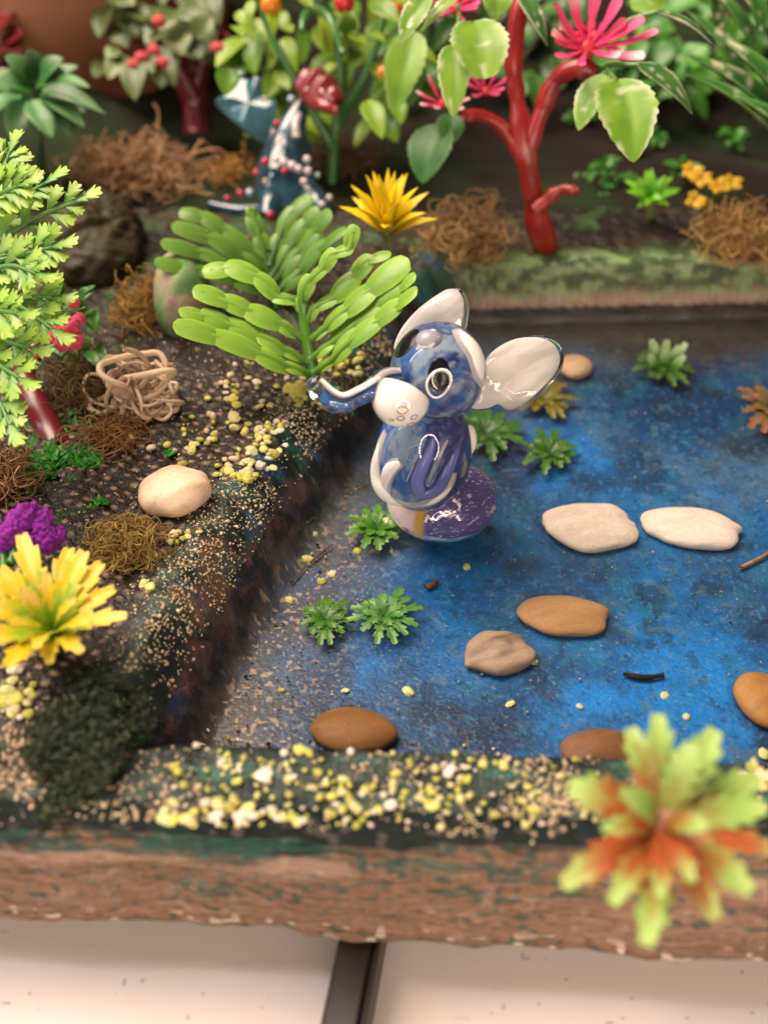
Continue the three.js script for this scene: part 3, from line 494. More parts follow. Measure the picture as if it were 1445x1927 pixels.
// rosettes: serrated pointed leaves round a centre
function rosette(name, label, cat, c, leaves, o, group) {
  const t = thing(name, label, cat, o.at || c.clone(), group), r = rng(o.seed);
  if (o.stemTo) stemPart(t, t, [o.stemTo, o.stemTo.clone().lerp(c, 0.6).addScaledVector(UPS, -0.03), c], o.stemR || 0.07, o.stemCol || [0.2, 0.3, 0.08]);
  leaves.forEach((l, k) => leafPart(t, t, { base: l.base || c.clone().addScaledVector(l.tip.clone().sub(c), 0.06), tip: l.tip, up: l.up, w: l.w, prof: o.prof || lance, bend: l.bend ?? o.bend ?? 0.08, cup: o.cup ?? 0.3, th: o.th ?? 0.03, teeth: o.teeth, toothDepth: o.toothDepth, fwd: o.fwd, rib: o.rib ?? 0.12, curl: o.curl, nt: o.nt || 16, ns: 4, col: (q, s, top) => o.col(q, s, k, r, l, top) }, o.mat || PLASTIC));
  return t;
}
{ // red and green succulent in front
  const c = V(1245, 1548, 8.75), seat = G(1285, 1520, 0.82);
  const L = [[1236, 1345, 8.9, 40], [1185, 1372, 9.0, 40], [1345, 1375, 8.9, 46], [1300, 1400, 8.7, 44], [1425, 1465, 8.9, 48], [1438, 1520, 8.7, 44], [1452, 1600, 8.6, 36], [1410, 1678, 8.45, 46], [1345, 1728, 8.35, 44], [1215, 1778, 8.15, 48], [1150, 1700, 8.2, 40], [1058, 1665, 8.4, 46], [1072, 1482, 8.75, 56], [1132, 1560, 8.35, 30], [1165, 1490, 8.3, 36], [1240, 1690, 8.1, 36], [1300, 1660, 8.15, 34], [1330, 1560, 8.25, 34]];
  rosette('succulent', 'blurred plastic succulent with toothed green leaves reddish at the centre on the front rim', 'succulent', c, L.map(([x, y, d, w], k) => ({ tip: V(x, y, d), w: w * 0.5 / FP * d * 1.45, up: TOCAM.clone().addScaledVector(UPS, 0.5).addScaledVector(V(x, y, d).sub(c).normalize(), -0.25), red: [0.25, 0.3, 0.15, 0.1, 0.2, 0.15, 1, 0.3, 0.75, 0.35, 0.5, 0.7, 0.55, 0.45, 0.1, 0.6, 0.7, 0.3][k] })), {
    seed: 5, at: seat, stemTo: seat.clone().setY(0.7), stemR: 0.09, stemCol: [0.35, 0.12, 0.08], teeth: 5, toothDepth: 0.5, th: 0.028, bend: 0.07, cup: 0.22, nt: 30, fwd: 0.5, prof: (t) => 0.22 + 0.78 * Math.pow(Math.sin(Math.PI * Math.pow(clamp(t, 0, 0.985), 0.9)), 0.65) * (1 - 0.25 * ss(0.8, 1, t)),
    col: (q, s, k, r, l) => { const red = ss(0.85, 0.3, q - (l.red - 0.4) * 0.6 + (n2(q * 5 + k, s * 3 + k * 7) - 0.5) * 0.4 - Math.exp(-s * s * 8) * 0.1) * (0.3 + 0.7 * ss(0.05, 0.4, l.red)); let g = mix([0.12, 0.27, 0.035], [0.38, 0.52, 0.15], ss(0.4, 1, q) * 0.7 + 0.3 * n2(q * 4 + k * 3, s * 2)); g = mix(g, [0.33, 0.06, 0.018], red * 0.95); return mix(g, [0.6, 0.34, 0.24], ss(0.16, 0.0, q) * 0.85); },
  });
}
{ // yellow plant at the left edge
  const c = V(100, 1190, 11.15), seat = G(95, 1215, 0.82), r = rng(31);
  const L = [[42, 1008, 11.5, 44], [132, 1034, 11.6, 42], [160, 1040, 11.35, 46], [192, 1062, 11.3, 42], [238, 1160, 11.0, 34], [155, 1228, 10.6, 34], [15, 1255, 10.5, 46], [-30, 1205, 10.6, 50], [-25, 1140, 10.9, 46], [0, 1072, 11.2, 46], [-20, 1085, 11.4, 40], [145, 1130, 10.65, 26], [172, 1172, 10.5, 30], [70, 1222, 10.35, 30], [90, 1080, 11.0, 30], [40, 1110, 10.8, 34], [215, 1110, 11.2, 38], [95, 1250, 10.5, 32], [20, 1175, 10.4, 32]];
  rosette('yellow_plant', 'yellow and lime plastic plant with toothed leaves at the left edge beside the moss lump', 'plant', c, L.map(([x, y, d, w]) => ({ tip: V(x, y, d), w: w * 0.5 / FP * d * 1.05, up: TOCAM.clone().addScaledVector(UPS, 0.7).addScaledVector(V(x, y, d).sub(c).normalize(), -0.3) })), {
    seed: 6, at: seat, stemTo: seat.clone().setY(0.7), stemR: 0.08, teeth: 4, toothDepth: 0.55, fwd: 0.7, th: 0.024, cup: 0.3, bend: 0.06, nt: 26, prof: (t) => 0.3 + 0.7 * Math.pow(Math.sin(Math.PI * Math.pow(clamp(t, 0, 0.99), 0.85)), 0.7) * (1 - 0.35 * ss(0.75, 1, t)),
    col: (q, s, k) => mix(mix([0.22, 0.38, 0.02], [0.62, 0.44, 0.015], ss(0.2, 0.7, q + (n2(q * 4 + k * 5, s * 2) - 0.5) * 0.5)), [0.8, 0.62, 0.2], ss(0.6, 1, q) * n2(k * 3.3, 4) * 0.8),
  });
}
{ // yellow flower behind the fern
  const c = V(728, 440, 16.4), seat = G(735, 490, 0.8), L = [];
  for (let k = 0; k < 22; k++) { const a = k * 2.4, q = k / 22, e = 1.45 - q * 1.15, dir = RT.clone().multiplyScalar(Math.cos(a) * Math.cos(e)).addScaledVector(v3(0, 0, 1), Math.sin(a) * Math.cos(e) * 0.8).addScaledVector(v3(0, 1, 0), Math.sin(e)).normalize(); const len = 0.95 - 0.2 * q; L.push({ tip: c.clone().addScaledVector(dir, len), w: 0.1, up: v3(0, 1, 0.3).addScaledVector(dir, -0.5) }); }
  rosette('yellow_flower', 'golden yellow spiky flower behind the bright fern, left of the brown moss', 'flower', c, L, { seed: 7, at: seat, stemTo: seat.clone().setY(0.6), teeth: 4, toothDepth: 0.25, col: (q, s, k) => mix([0.5, 0.27, 0.0], [0.78, 0.58, 0.01], ss(0, 0.5, q) * (0.7 + 0.3 * n2(k, 2))) });
}
{ // small bright green plant at the back right
  const c = V(1222, 370, 18.6), seat = G(1225, 405, 0.75), L = [];
  for (let k = 0; k < 14; k++) { const a = k / 14 * Math.PI * 2 + (k % 2) * 0.2, e = 0.25 + (k % 3) * 0.3; L.push({ tip: c.clone().addScaledVector(RT, Math.cos(a) * 0.5 * Math.cos(e)).addScaledVector(UPS, Math.sin(a) * 0.35 * Math.cos(e) + 0.1).addScaledVector(TOCAM, Math.sin(e) * 0.3), w: 0.075, up: TOCAM.clone() }); }
  rosette('small_green_plant', 'small vivid green spiky plant on the back bank right of the red stems', 'plant', c, L, { seed: 8, at: seat, stemTo: seat.clone().setY(0.6), teeth: 3, col: (q) => mix([0.05, 0.3, 0.01], [0.25, 0.6, 0.03], q) });
}
// water plants in the pond: star-shaped rosettes, some under the surface
function waterPlant(label, px, py, h0, rpx, n, colA, colB, seed, tipUp = 0.1, group = 'star-shaped plants set in the pond') {
  const h = -0.13 + (h0 + 0.16) * 0.3, c = G(px, py, h), d = depthOf(c), R0 = rpx / FP * d, r = rng(seed), L = [];
  n = Math.round(n * 1.3); for (let k = 0; k < n; k++) { const a = (k + 0.6 * r() + seed * 0.37) / n * Math.PI * 2, len = R0 * (0.65 + 0.5 * r()), ti = tipUp * (0.5 + r()); L.push({ base: c.clone().add(v3(Math.cos(a) * 0.02, 0, Math.sin(a) * 0.02)), tip: c.clone().add(v3(Math.cos(a) * len, ti, Math.sin(a) * len * 1.08)), w: R0 * 0.145, up: v3(0, 1, 0) }); }
  const ni = Math.floor(n * 0.6); for (let k = 0; k < ni; k++) { const a = (k + 0.5 * r()) / ni * Math.PI * 2, len = R0 * 0.55; L.push({ tip: c.clone().add(v3(Math.cos(a) * len, 0.05 + tipUp * 1.2, Math.sin(a) * len)), w: R0 * 0.15, up: v3(-Math.cos(a) * 0.5, 1, -Math.sin(a) * 0.5) }); }
  return rosette('water_plant', label, 'water plant', c, L, { seed, teeth: 4, toothDepth: 0.8, fwd: 0.8, th: 0.012, nt: 18, cup: 0.15, bend: 0.1, prof: (t) => 0.25 + 0.75 * Math.pow(Math.sin(Math.PI * Math.pow(clamp(t, 0, 0.99), 0.9)), 0.7), col: (q, s, k) => mul(mix(mul(colA, 0.75), mul(colB, 0.8), ss(0.1, 1, q + (n2(k * 2.2, q * 5) - 0.5) * 0.5)), 0.85 + 0.3 * n2(q * 9 + k, s * 5)) }, group);
}
const wg = [0.035, 0.17, 0.01], wgl = [0.12, 0.28, 0.03];
waterPlant('green star-shaped water plant with a pale centre at the foot of the elephant', 710, 998, -0.16, 64, 9, wg, wgl, 21, 0.05);
waterPlant('left one of the two green water plants that touch at the left of the pond', 612, 1166, -0.17, 62, 9, [0.04, 0.15, 0.01], [0.08, 0.23, 0.02], 22, 0.0);
waterPlant('right one of the two touching green water plants, lighter and more toothed', 722, 1160, -0.12, 66, 10, wg, [0.13, 0.33, 0.05], 23, 0.02);
waterPlant('green water plant half hidden behind the elephant\'s body', 915, 815, -0.16, 74, 10, [0.02, 0.11, 0.01], [0.06, 0.2, 0.02], 24, 0.02);
waterPlant('blurred green star-shaped water plant right of the elephant\'s body', 1034, 852, -0.19, 62, 9, [0.03, 0.12, 0.01], [0.07, 0.2, 0.02], 25, 0.02);
waterPlant('olive yellow water plant just below the elephant\'s right ear', 1022, 752, -0.2, 62, 9, [0.13, 0.11, 0.01], [0.2, 0.17, 0.02], 26, 0.02);
waterPlant('green water plant with pale upright tips at the back of the pond', 1246, 690, -0.14, 62, 11, [0.03, 0.11, 0.012], [0.07, 0.18, 0.025], 27, 0.03);
waterPlant('reddish green water plant cut by the right edge of the photo', 1452, 772, -0.14, 74, 9, [0.1, 0.14, 0.02], [0.3, 0.12, 0.05], 28, 0.06);
{ // upright pale tips on the back one
  const t = [...org.keys()].filter((o) => o.name === 'water_plant_006')[0], c = org.get(t);
  for (let k = 0; k < 9; k++) { const a = k * 2.4, q = k < 1 ? 0 : 0.12 + 0.14 * (k % 2); leafPart(t, t, { base: c.clone().add(v3(Math.cos(a) * q * 0.6, 0.02, Math.sin(a) * q * 0.6)), tip: c.clone().add(v3(Math.cos(a) * q * 1.5, 0.46 - q * 0.5, Math.sin(a) * q)), up: TOCAM, w: 0.07, th: 0.02, cup: 0.3, prof: (x) => 0.5 + 0.5 * Math.sin(Math.PI * Math.pow(clamp(x, 0, 0.97), 0.8)), col: (x) => mix([0.08, 0.28, 0.03], [0.5, 0.66, 0.34], ss(0.2, 1, x)) }, PLASTIC); }
}
{ // pale bits at the heart of the first one
  const t = [...org.keys()].filter((o) => o.name === 'water_plant')[0], m = new MB(), r = rng(3), c = G(728, 985, -0.06); for (let k = 0; k < 16; k++) m.ball(c.clone().add(v3((r() - 0.5) * 0.14, r() * 0.05, (r() - 0.5) * 0.1)), 0.02 + 0.015 * r(), [0.55, 0.55, 0.3], 8, 6); part('heart', m, MATTE, t);
}
// light green feathery plant at the left
{
  const rt = V(-130, 560, 13.2), seat = G(-110, 800, 0.85), t = thing('feathery_plant', 'light lime green plant with finely toothed feathery leaves at the left edge', 'plant', seat), r = rng(41);
  stemPart(t, t, [seat.clone().setY(0.6), seat.clone().lerp(rt, 0.5), rt], 0.1, [0.1, 0.25, 0.04]);
  const fr = [[[-100, 520], [-20, 470], [60, 415], [145, 378], 13.1], [[-100, 530], [-30, 500], [40, 480], [100, 465], 12.8], [[-100, 540], [-20, 545], [50, 555], [100, 560], 12.7], [[-90, 420], [-40, 380], [0, 330], [20, 285], 13.5], [[-110, 480], [-30, 430], [30, 380], [85, 345], 13.3], [[-110, 570], [-30, 560], [35, 575], [100, 620], 12.6], [[-110, 560], [-40, 520], [20, 500], [70, 515], 12.5], [[-100, 600], [-40, 600], [10, 640], [60, 655], 12.5], [[-100, 600], [-60, 630], [-10, 680], [38, 712], 12.4], [[-110, 640], [-60, 690], [-10, 740], [20, 800], 12.4], [[-120, 600], [-60, 560], [-20, 580], [35, 590], 12.3], [[-110, 430], [-60, 400], [-10, 370], [35, 350], 12.9]];
  for (const f of fr) {
    const d1 = f[4], P = f.slice(0, 4).map((a, k) => V(a[0], a[1], lerp(13.1, d1, k / 3)));
    const frond = stemPart(t, t, P, (q) => 0.05 - 0.03 * q, [0.1, 0.25, 0.05], PLASTIC, 'frond', 7), cur = new THREE.CatmullRomCurve3(P);
    const put = (q, side, len, ang) => { const a = cur.getPoint(q), dir = cur.getTangent(q), out = new THREE.Vector3().crossVectors(TOCAM, dir).normalize(), u = dir.clone().multiplyScalar(Math.cos(ang)).addScaledVector(out, side * Math.sin(ang)).normalize();
      const k = r(); leafPart(frond, t, { base: a, tip: a.clone().addScaledVector(u, len), up: TOCAM.clone().addScaledVector(UPS, 0.6).addScaledVector(RT, (r() - 0.5) * 0.8), w: len * 0.25, teeth: 3, toothDepth: 0.75, fwd: 0.9, th: 0.02, nt: 20, cup: 0.15, prof: (x) => 0.12 + 0.88 * Math.pow(Math.sin(Math.PI * Math.pow(clamp(x, 0, 0.985), 1.25)), 0.65), col: (x, s) => mul(mix([0.1, 0.26, 0.035], [0.3, 0.47, 0.055], ss(0.1, 0.9, x)), 0.85 + 0.3 * k) }, PLASTIC, 'leaflet'); };
    for (const q of [0.42, 0.6, 0.78, 0.9]) for (const s of [-1, 1]) put(q, s, 0.3 + 0.1 * r() - (q > 0.85 ? 0.08 : 0), 0.55 + 0.25 * r());
    put(0.97, 0, 0.34, 0);
  }
}
// ---------- the red-stemmed plant
{
  const seat = V(1027, 470, 17.6), red = [0.34, 0.018, 0.016], t = thing('red_stem_plant', 'small plastic tree with branching red stems, pink flowers and cream-edged green leaves', 'plant', seat), r = rng(51);
  const stem = (l, r0, r1, nm = 'branch') => stemPart(t, t, l.map(pt), (q) => lerp(r0, r1, q) * (1 + 0.1 * Math.sin(q * 17) + 0.3 * (n2(q * 26, r0 * 50) - 0.5)), (q, u) => mix(mul(red, 0.75 + 0.5 * n2(q * 9, u * 6)), [0.5, 0.22, 0.16], ss(0.8, 0.9, n2(q * 16 + r0 * 90, u * 5)) * 0.5), STEM, nm, 12);
  stem([[1026, 468, 18.5], [1023, 455, 18.25], [1012, 420, 17.9], [1003, 370, 17.55], [990, 300, 17.2], [983, 255, 17.1], [972, 180, 17.0], [965, 110, 16.9], [972, 50, 16.8], [985, -30, 16.7]], 0.2, 0.11, 'trunk');
  stem([[984, 300, 17.2], [960, 262, 17.1], [935, 232, 17.0], [900, 217, 16.9], [872, 218, 16.8]], 0.11, 0.085);
  stem([[992, 290, 17.15], [1008, 240, 17.0], [1025, 195, 16.9], [1046, 150, 16.7], [1085, 128, 16.5], [1125, 140, 16.4]], 0.125, 0.14);
  stem([[1008, 395, 17.4], [1030, 375, 17.3], [1055, 357, 17.2], [1088, 360, 17.1]], 0.12, 0.07);
  const flower = (x, y, d, rad, n, seed, pal) => {
    const q = rng(seed), c = V(x, y, d), f = new MB(); f.ball(c, rad * 0.16, [0.6, 0.05, 0.06], 14, 10); const fl = part('flower', f, PLASTIC, t, t);
    for (let k = 0; k < n; k++) { const a = (k + 0.5 * q()) / n * Math.PI * 2, sh = rad * (0.65 + 0.55 * q()), dir = RT.clone().multiplyScalar(Math.cos(a)).addScaledVector(UPS, Math.sin(a) * 0.62 + 0.2).addScaledVector(TOCAM, 0.35 + 0.35 * q()).normalize(), wh = q();
      leafPart(fl, t, { base: c.clone().addScaledVector(dir, rad * 0.05), tip: c.clone().addScaledVector(dir, sh), up: v3(0, 1, 0.4), w: rad * (0.07 + 0.05 * wh), bend: -0.05, cup: 0.5, th: 0.025, teeth: 2, toothDepth: 0.5, prof: (u) => 0.35 + 0.65 * ss(0.2, 0.75, u) * (1 - 0.4 * ss(0.9, 1, u)), nt: 14, col: (u) => mix(mix([0.78, 0.04, 0.15], [0.85, 0.09, 0.25], u), [0.85, 0.6, 0.55], ss(0.6, 0.95, u) * (wh > 0.75 || pal ? 0.8 : 0.1)) }, PLASTIC, 'petal'); }
  };
  flower(1104, 92, 16.2, 0.84, 14, 61); flower(858, 16, 16.6, 0.6, 11, 62); flower(833, 195, 17.0, 0.42, 9, 63, 1); flower(915, 172, 17.3, 0.42, 8, 64);
  flower(1120, 70, 16.35, 0.55, 8, 65);
  const LEAFY = phys({ roughness: 0.42, specularIntensity: 0.7 });
  const lf = (x0, y0, x1, y1, d, wpx, o = {}) => leafPart(t, t, { base: V(x0, y0, d), tip: V(x1, y1, d + (o.dd || 0)), up: TOCAM.clone().addScaledVector(UPS, o.u ?? 0.4).addScaledVector(RT, o.r || 0), w: wpx / 2 / FP * d, prof: o.prof || oval, bend: o.bend ?? 0.08, cup: o.cup ?? 0.2, rib: 0.08, th: 0.025, teeth: o.teeth ?? 9, toothDepth: 0.12, nt: 30, ns: 8, col: (q, s, topS) => {
    const edge = ss(0.84, 1.02, Math.abs(s) + (n2(q * 9 + x0, s * 3) - 0.5) * 0.4), vein = Math.exp(-s * s * 60) * 0.35 + 0.14 * ss(0.85, 1, Math.cos((q * 6 - Math.abs(s) * 1.5) * 6.28));
    let c = mix(o.dark ? [0.025, 0.11, 0.02] : [0.1, 0.24, 0.015], o.dark ? [0.06, 0.17, 0.03] : [0.22, 0.36, 0.035], n2(q * 5 + x0, s * 3 + y0)); c = mix(c, mul(c, 0.6), vein); c = mix(c, [0.62, 0.64, 0.42], edge * (o.edge ?? 0.65)); return mix(c, [0.66, 0.66, 0.5], ss(0.8, 0.9, n2(q * 6 + y0, s * 3 + x0)) * (o.edge ?? 0.5)); } }, LEAFY);
  lf(890, 40, 912, 148, 15.8, 108, { prof: (q) => Math.pow(Math.sin(Math.PI * clamp(Math.pow(q, 0.95) * 0.92 + 0.05)), 0.5), dd: -0.3 });
  lf(852, 85, 853, 222, 15.9, 62, { dd: -0.2 }); lf(806, -12, 752, 82, 15.9, 48, { edge: 0.9 }); lf(870, -20, 790, 62, 16.1, 26, { edge: 1, prof: lance });
  lf(1140, 142, 1088, 246, 15.9, 64, { r: -0.5 }); lf(1160, 150, 1192, 306, 15.5, 116, { dd: -0.35 }); lf(1200, 122, 1302, 214, 15.7, 62, { dark: 1, u: 1.0, prof: lance });
  lf(1232, 22, 1342, 86, 15.9, 40, { u: 1.4, dark: 1, edge: 0.9, prof: lance }); lf(1185, 10, 1255, 8, 16.6, 60, { edge: 0.2 }); lf(975, -20, 1030, 86, 16.3, 34, { edge: 0.9, dark: 1, prof: lance });
  lf(830, 235, 795, 346, 17.4, 92, { edge: 0.1, dark: 1, r: -0.4 }); lf(850, 215, 842, 276, 17.3, 54, { edge: 0.05, dark: 1 });
  lf(780, 60, 740, 210, 17.2, 76, { edge: 0.15, dark: 0 }); lf(775, 100, 770, 200, 17.5, 60, { edge: 0.05, dark: 1 }); lf(940, -30, 930, 40, 16.4, 60, { edge: 0.4 });
  for (const l of [[[862, 10, 16.3], [862, 50, 15.9], [853, 90, 15.9]], [[1125, 135, 16.4], [1150, 122, 16.0], [1205, 122, 15.7]], [[1140, 125, 16.1], [1150, 140, 15.8], [1160, 155, 15.5]], [[1100, 110, 16.3], [1180, 40, 16.1], [1238, 22, 15.9]], [[890, 60, 16], [875, 70, 15.9], [890, 42, 15.8]]]) stemPart(t, t, l.map(pt), 0.035, [0.1, 0.24, 0.06], STEM, 'stem', 7);
}
// ---------- bush with orange berries
function bush(name, label, seat, list, o) {
  const t = thing(name, label, o.cat || 'plant', seat), r = rng(o.seed);
  for (const s of o.stems || []) stemPart(t, t, s.map(pt), (q) => (o.sr || 0.07) * (1 - 0.45 * q), o.stemCol, STEM, 'stem', 8);
  list.forEach(([x0, y0, x1, y1, d, w], k) => { const tone = r(); leafPart(t, t, { base: V(x0, y0, d + (r() - 0.5) * 0.3), tip: V(x1, y1, d - 0.2), up: TOCAM.clone().addScaledVector(UPS, 0.3 + 0.5 * r()).addScaledVector(RT, (r() - 0.5)), w: w / 2 / FP * d, prof: o.prof || oval, bend: 0.1, cup: 0.2, rib: 0.2, th: 0.03, teeth: o.teeth, nt: o.teeth ? 22 : 14, col: (q, s) => mul(mix(mix(o.a, o.b, tone), o.tip || o.b, ss(0.3, 1, q) * 0.5), 0.8 + 0.4 * n2(q * 5 + k, s * 3)) }, PLASTIC); });
  return t;
}
{
  const seat = G(620, 330, 0.5), r = rng(71), L = [[482, 60, 480, 142, 18.6, 46], [570, 55, 568, 122, 18.4, 30], [600, 45, 650, 118, 18.3, 62], [655, 62, 648, 20, 18.5, 36], [690, 190, 720, 262, 18.5, 44], [740, 180, 755, 235, 18.4, 40], [430, 130, 425, 180, 19, 46], [525, 120, 545, 170, 19, 40], [475, 0, 470, 50, 18.6, 22], [510, 10, 515, 70, 18.5, 24], [440, 50, 460, 70, 18.5, 26], [535, 50, 550, 62, 18.4, 26], [655, 70, 690, 85, 18.6, 30], [690, 65, 725, 80, 18.6, 28], [700, 5, 755, 45, 18.5, 40], [620, 100, 600, 30, 18.6, 36], [575, 160, 600, 200, 19, 40], [640, 170, 665, 120, 19, 36], [700, 120, 735, 170, 18.8, 44], [600, 200, 640, 250, 19.2, 40]];
  for (let k = 0; k < 70; k++) { const x = 430 + r() * 370, y = -60 + r() * 300 - Math.abs(x - 640) * 0.15, a = 1.57 + (r() - 0.5) * 2.4, l = 40 + r() * 46; L.push([x, y, x + Math.cos(a) * l, y + Math.sin(a) * l, 19.2 + r() * 1.6, 24 + r() * 26]); }
  for (const l of L) if (l[0] > 440 && l[0] < 690 && Math.max(l[1], l[3]) > 110) l[4] = Math.max(l[4], 20.3);
  const t = bush('berry_bush', 'leafy green bush with orange and red berries behind the dragon figurine', seat, L, { seed: 72, a: [0.06, 0.17, 0.012], b: [0.24, 0.36, 0.03], stemCol: [0.05, 0.18, 0.04], sr: 0.09, stems: [[[625, 345, 20], [630, 250, 19.8], [640, 120, 19.4], [600, 20, 19], [580, -60, 18.8]], [[632, 240, 19.8], [690, 140, 19.2], [720, 40, 19], [740, -50, 18.8]], [[628, 280, 19.8], [560, 160, 19.4], [500, 40, 19], [480, -40, 18.8]], [[600, 20, 19], [620, 35, 18.6], [645, 100, 18.5]], [[580, 20, 18.8], [570, 40, 18.5], [568, 60, 18.4]]] });
  const berry = (x, y, d, rr, c) => { const m = new MB(); m.ball(V(x, y, d), rr, c, 16, 12); part('berry', m, PLASTIC_SHINY, t, t); };
  berry(510, 10, 18.3, 0.17, [0.75, 0.22, 0.01]); berry(648, 5, 18.4, 0.17, [0.62, 0.02, 0.03]); berry(722, 138, 18.7, 0.14, [0.7, 0.2, 0.01]); berry(560, -20, 18.6, 0.15, [0.72, 0.24, 0.01]); berry(745, 20, 18.9, 0.13, [0.6, 0.05, 0.02]);
}
// ---------- plant with dark red stem and pale leaves, far left back
{
  const r = rng(81), L = [[235, 105, 205, 150, 20.5, 44], [255, 110, 255, 190, 20.3, 50], [270, 105, 300, 160, 20.4, 46], [330, 20, 300, 60, 20.6, 50], [340, 10, 395, 45, 20.6, 54], [330, 60, 345, 105, 20.7, 56], [300, 90, 330, 165, 20.8, 44], [370, 70, 400, 30, 20.6, 50], [360, 70, 380, 110, 20.8, 50], [225, 95, 200, 110, 20.6, 36], [280, 100, 290, 140, 20.3, 30]];
  for (let k = 0; k < 24; k++) { const x = 200 + r() * 230, y = -70 + r() * 190, a = 1.57 + (r() - 0.5) * 2.6, l = 40 + r() * 40; L.push([x, y, x + Math.cos(a) * l, y + Math.sin(a) * l, 21 + r(), 36 + r() * 24]); }
  const t = bush('dark_stem_plant', 'blurred plant with a thick dark red stem and pale olive leaves at the upper left', G(355, 240, 0.45), L, { seed: 82, a: [0.03, 0.07, 0.015], b: [0.13, 0.18, 0.045], tip: [0.2, 0.24, 0.09], stemCol: [0.16, 0.012, 0.014], sr: 0.26, stems: [[[372, 250, 22], [368, 180, 21.8], [385, 110, 21.5], [420, 60, 21.2]], [[368, 190, 21.8], [330, 120, 21.4], [290, 60, 21]]] });  // leaf colours lowered to carry the shade at the back
  for (const [x, y] of [[290, 95], [305, 118], [268, 108], [252, 122], [410, 90], [300, 40]]) { const m = new MB(); m.ball(V(x, y, 20.2), [0.13, 0.1, 0.1], [0.6, 0.1, 0.11], 10, 8, (d) => 1 + 0.5 * (n3(d.x * 4, d.y * 4, d.z * 4 + x) - 0.5)); part('blossom', m, MATTE, t, t); }
}
// dark red plant in the far left corner
bush('dark_red_plant', 'blurred dark red leafed plant in the top left corner', G(20, 190, 0.5), [[-10, 70, 30, 20, 22, 60], [10, 80, 45, 62, 22, 50], [-20, 40, 10, -10, 22.2, 60], [0, 60, -40, 30, 22, 60], [30, 90, 50, 40, 22.3, 40], [5, 90, 40, 95, 22, 40]], { seed: 85, a: [0.14, 0.012, 0.012], b: [0.25, 0.02, 0.02], stemCol: [0.1, 0.012, 0.012], sr: 0.12, stems: [[[20, 200, 23], [10, 130, 22.5], [10, 70, 22]]] });
// dark green leafy plant, upper left
{
  const r = rng(91), L = [[60, 150, 10, 105, 18.8, 52], [70, 150, 55, 92, 18.8, 56], [80, 150, 120, 110, 18.6, 56], [85, 160, 170, 165, 18.4, 40], [80, 170, 185, 200, 18.2, 34], [75, 180, 200, 215, 18.1, 26], [60, 170, -10, 150, 18.7, 60], [80, 180, 160, 240, 18.2, 44], [60, 190, 100, 260, 18.3, 50], [50, 190, 20, 260, 18.4, 54], [40, 180, -20, 220, 18.5, 56], [70, 160, 130, 140, 18.6, 50]];
  for (let k = 0; k < 26; k++) { const a = r() * 6.28, l = 60 + r() * 70; L.push([60 + r() * 20, 175 + r() * 20, 70 + Math.cos(a) * l, 190 + Math.sin(a) * l * 0.75, 19 + r() * 0.8, 40 + r() * 16]); }
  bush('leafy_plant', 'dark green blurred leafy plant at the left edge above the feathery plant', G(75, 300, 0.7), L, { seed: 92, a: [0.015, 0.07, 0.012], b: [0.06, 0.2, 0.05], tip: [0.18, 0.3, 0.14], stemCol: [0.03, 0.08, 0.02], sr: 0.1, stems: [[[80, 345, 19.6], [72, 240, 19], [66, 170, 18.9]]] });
}
// long spotted leaves, upper right
{
  const t = thing('long_leaf_plant', 'plant with long dark green cream-spotted leaves in the upper right corner', 'plant', G(1520, 330, 0.75)), r = rng(95);
  stemPart(t, t, [G(1520, 330, 0.7), V(1500, 200, 17.6), V(1470, 60, 17.3), V(1440, -60, 17)], 0.1, [0.04, 0.12, 0.02]);
  const L = [[1290, 140, 1470, 260, 17.0, 60], [1285, 100, 1480, 240, 17.3, 76], [1330, 60, 1490, 210, 17.1, 70], [1310, -40, 1420, 90, 17.8, 50], [1370, -40, 1470, 120, 17.6, 54], [1400, -50, 1430, 60, 17.2, 44], [1330, -60, 1350, 60, 18, 44], [1450, -40, 1500, 120, 17, 60], [1290, 20, 1400, 150, 17.9, 60], [1380, 180, 1500, 270, 16.9, 60]];
  for (const [x0, y0, x1, y1, d, w] of L) { const k = r(); leafPart(t, t, { base: V(x1, y1, d), tip: V(x0, y0, d + 0.1), up: TOCAM.clone().addScaledVector(UPS, 0.9).addScaledVector(RT, 0.4), w: w / 2 / FP * d, prof: lance, bend: 0.07, cup: 0.25, rib: 0.2, th: 0.03, nt: 20, col: (q, s) => { let c = mix([0.02, 0.1, 0.015], [0.07, 0.22, 0.04], n2(q * 4 + k * 30, s * 2)); c = mix(c, [0.13, 0.28, 0.07], ss(0.7, 1, Math.abs(s))); return mix(c, [0.62, 0.62, 0.42], ss(0.7, 0.78, n2(q * 7 + k * 50, s * 2.4 + 9))); } }, PLASTIC); }
}
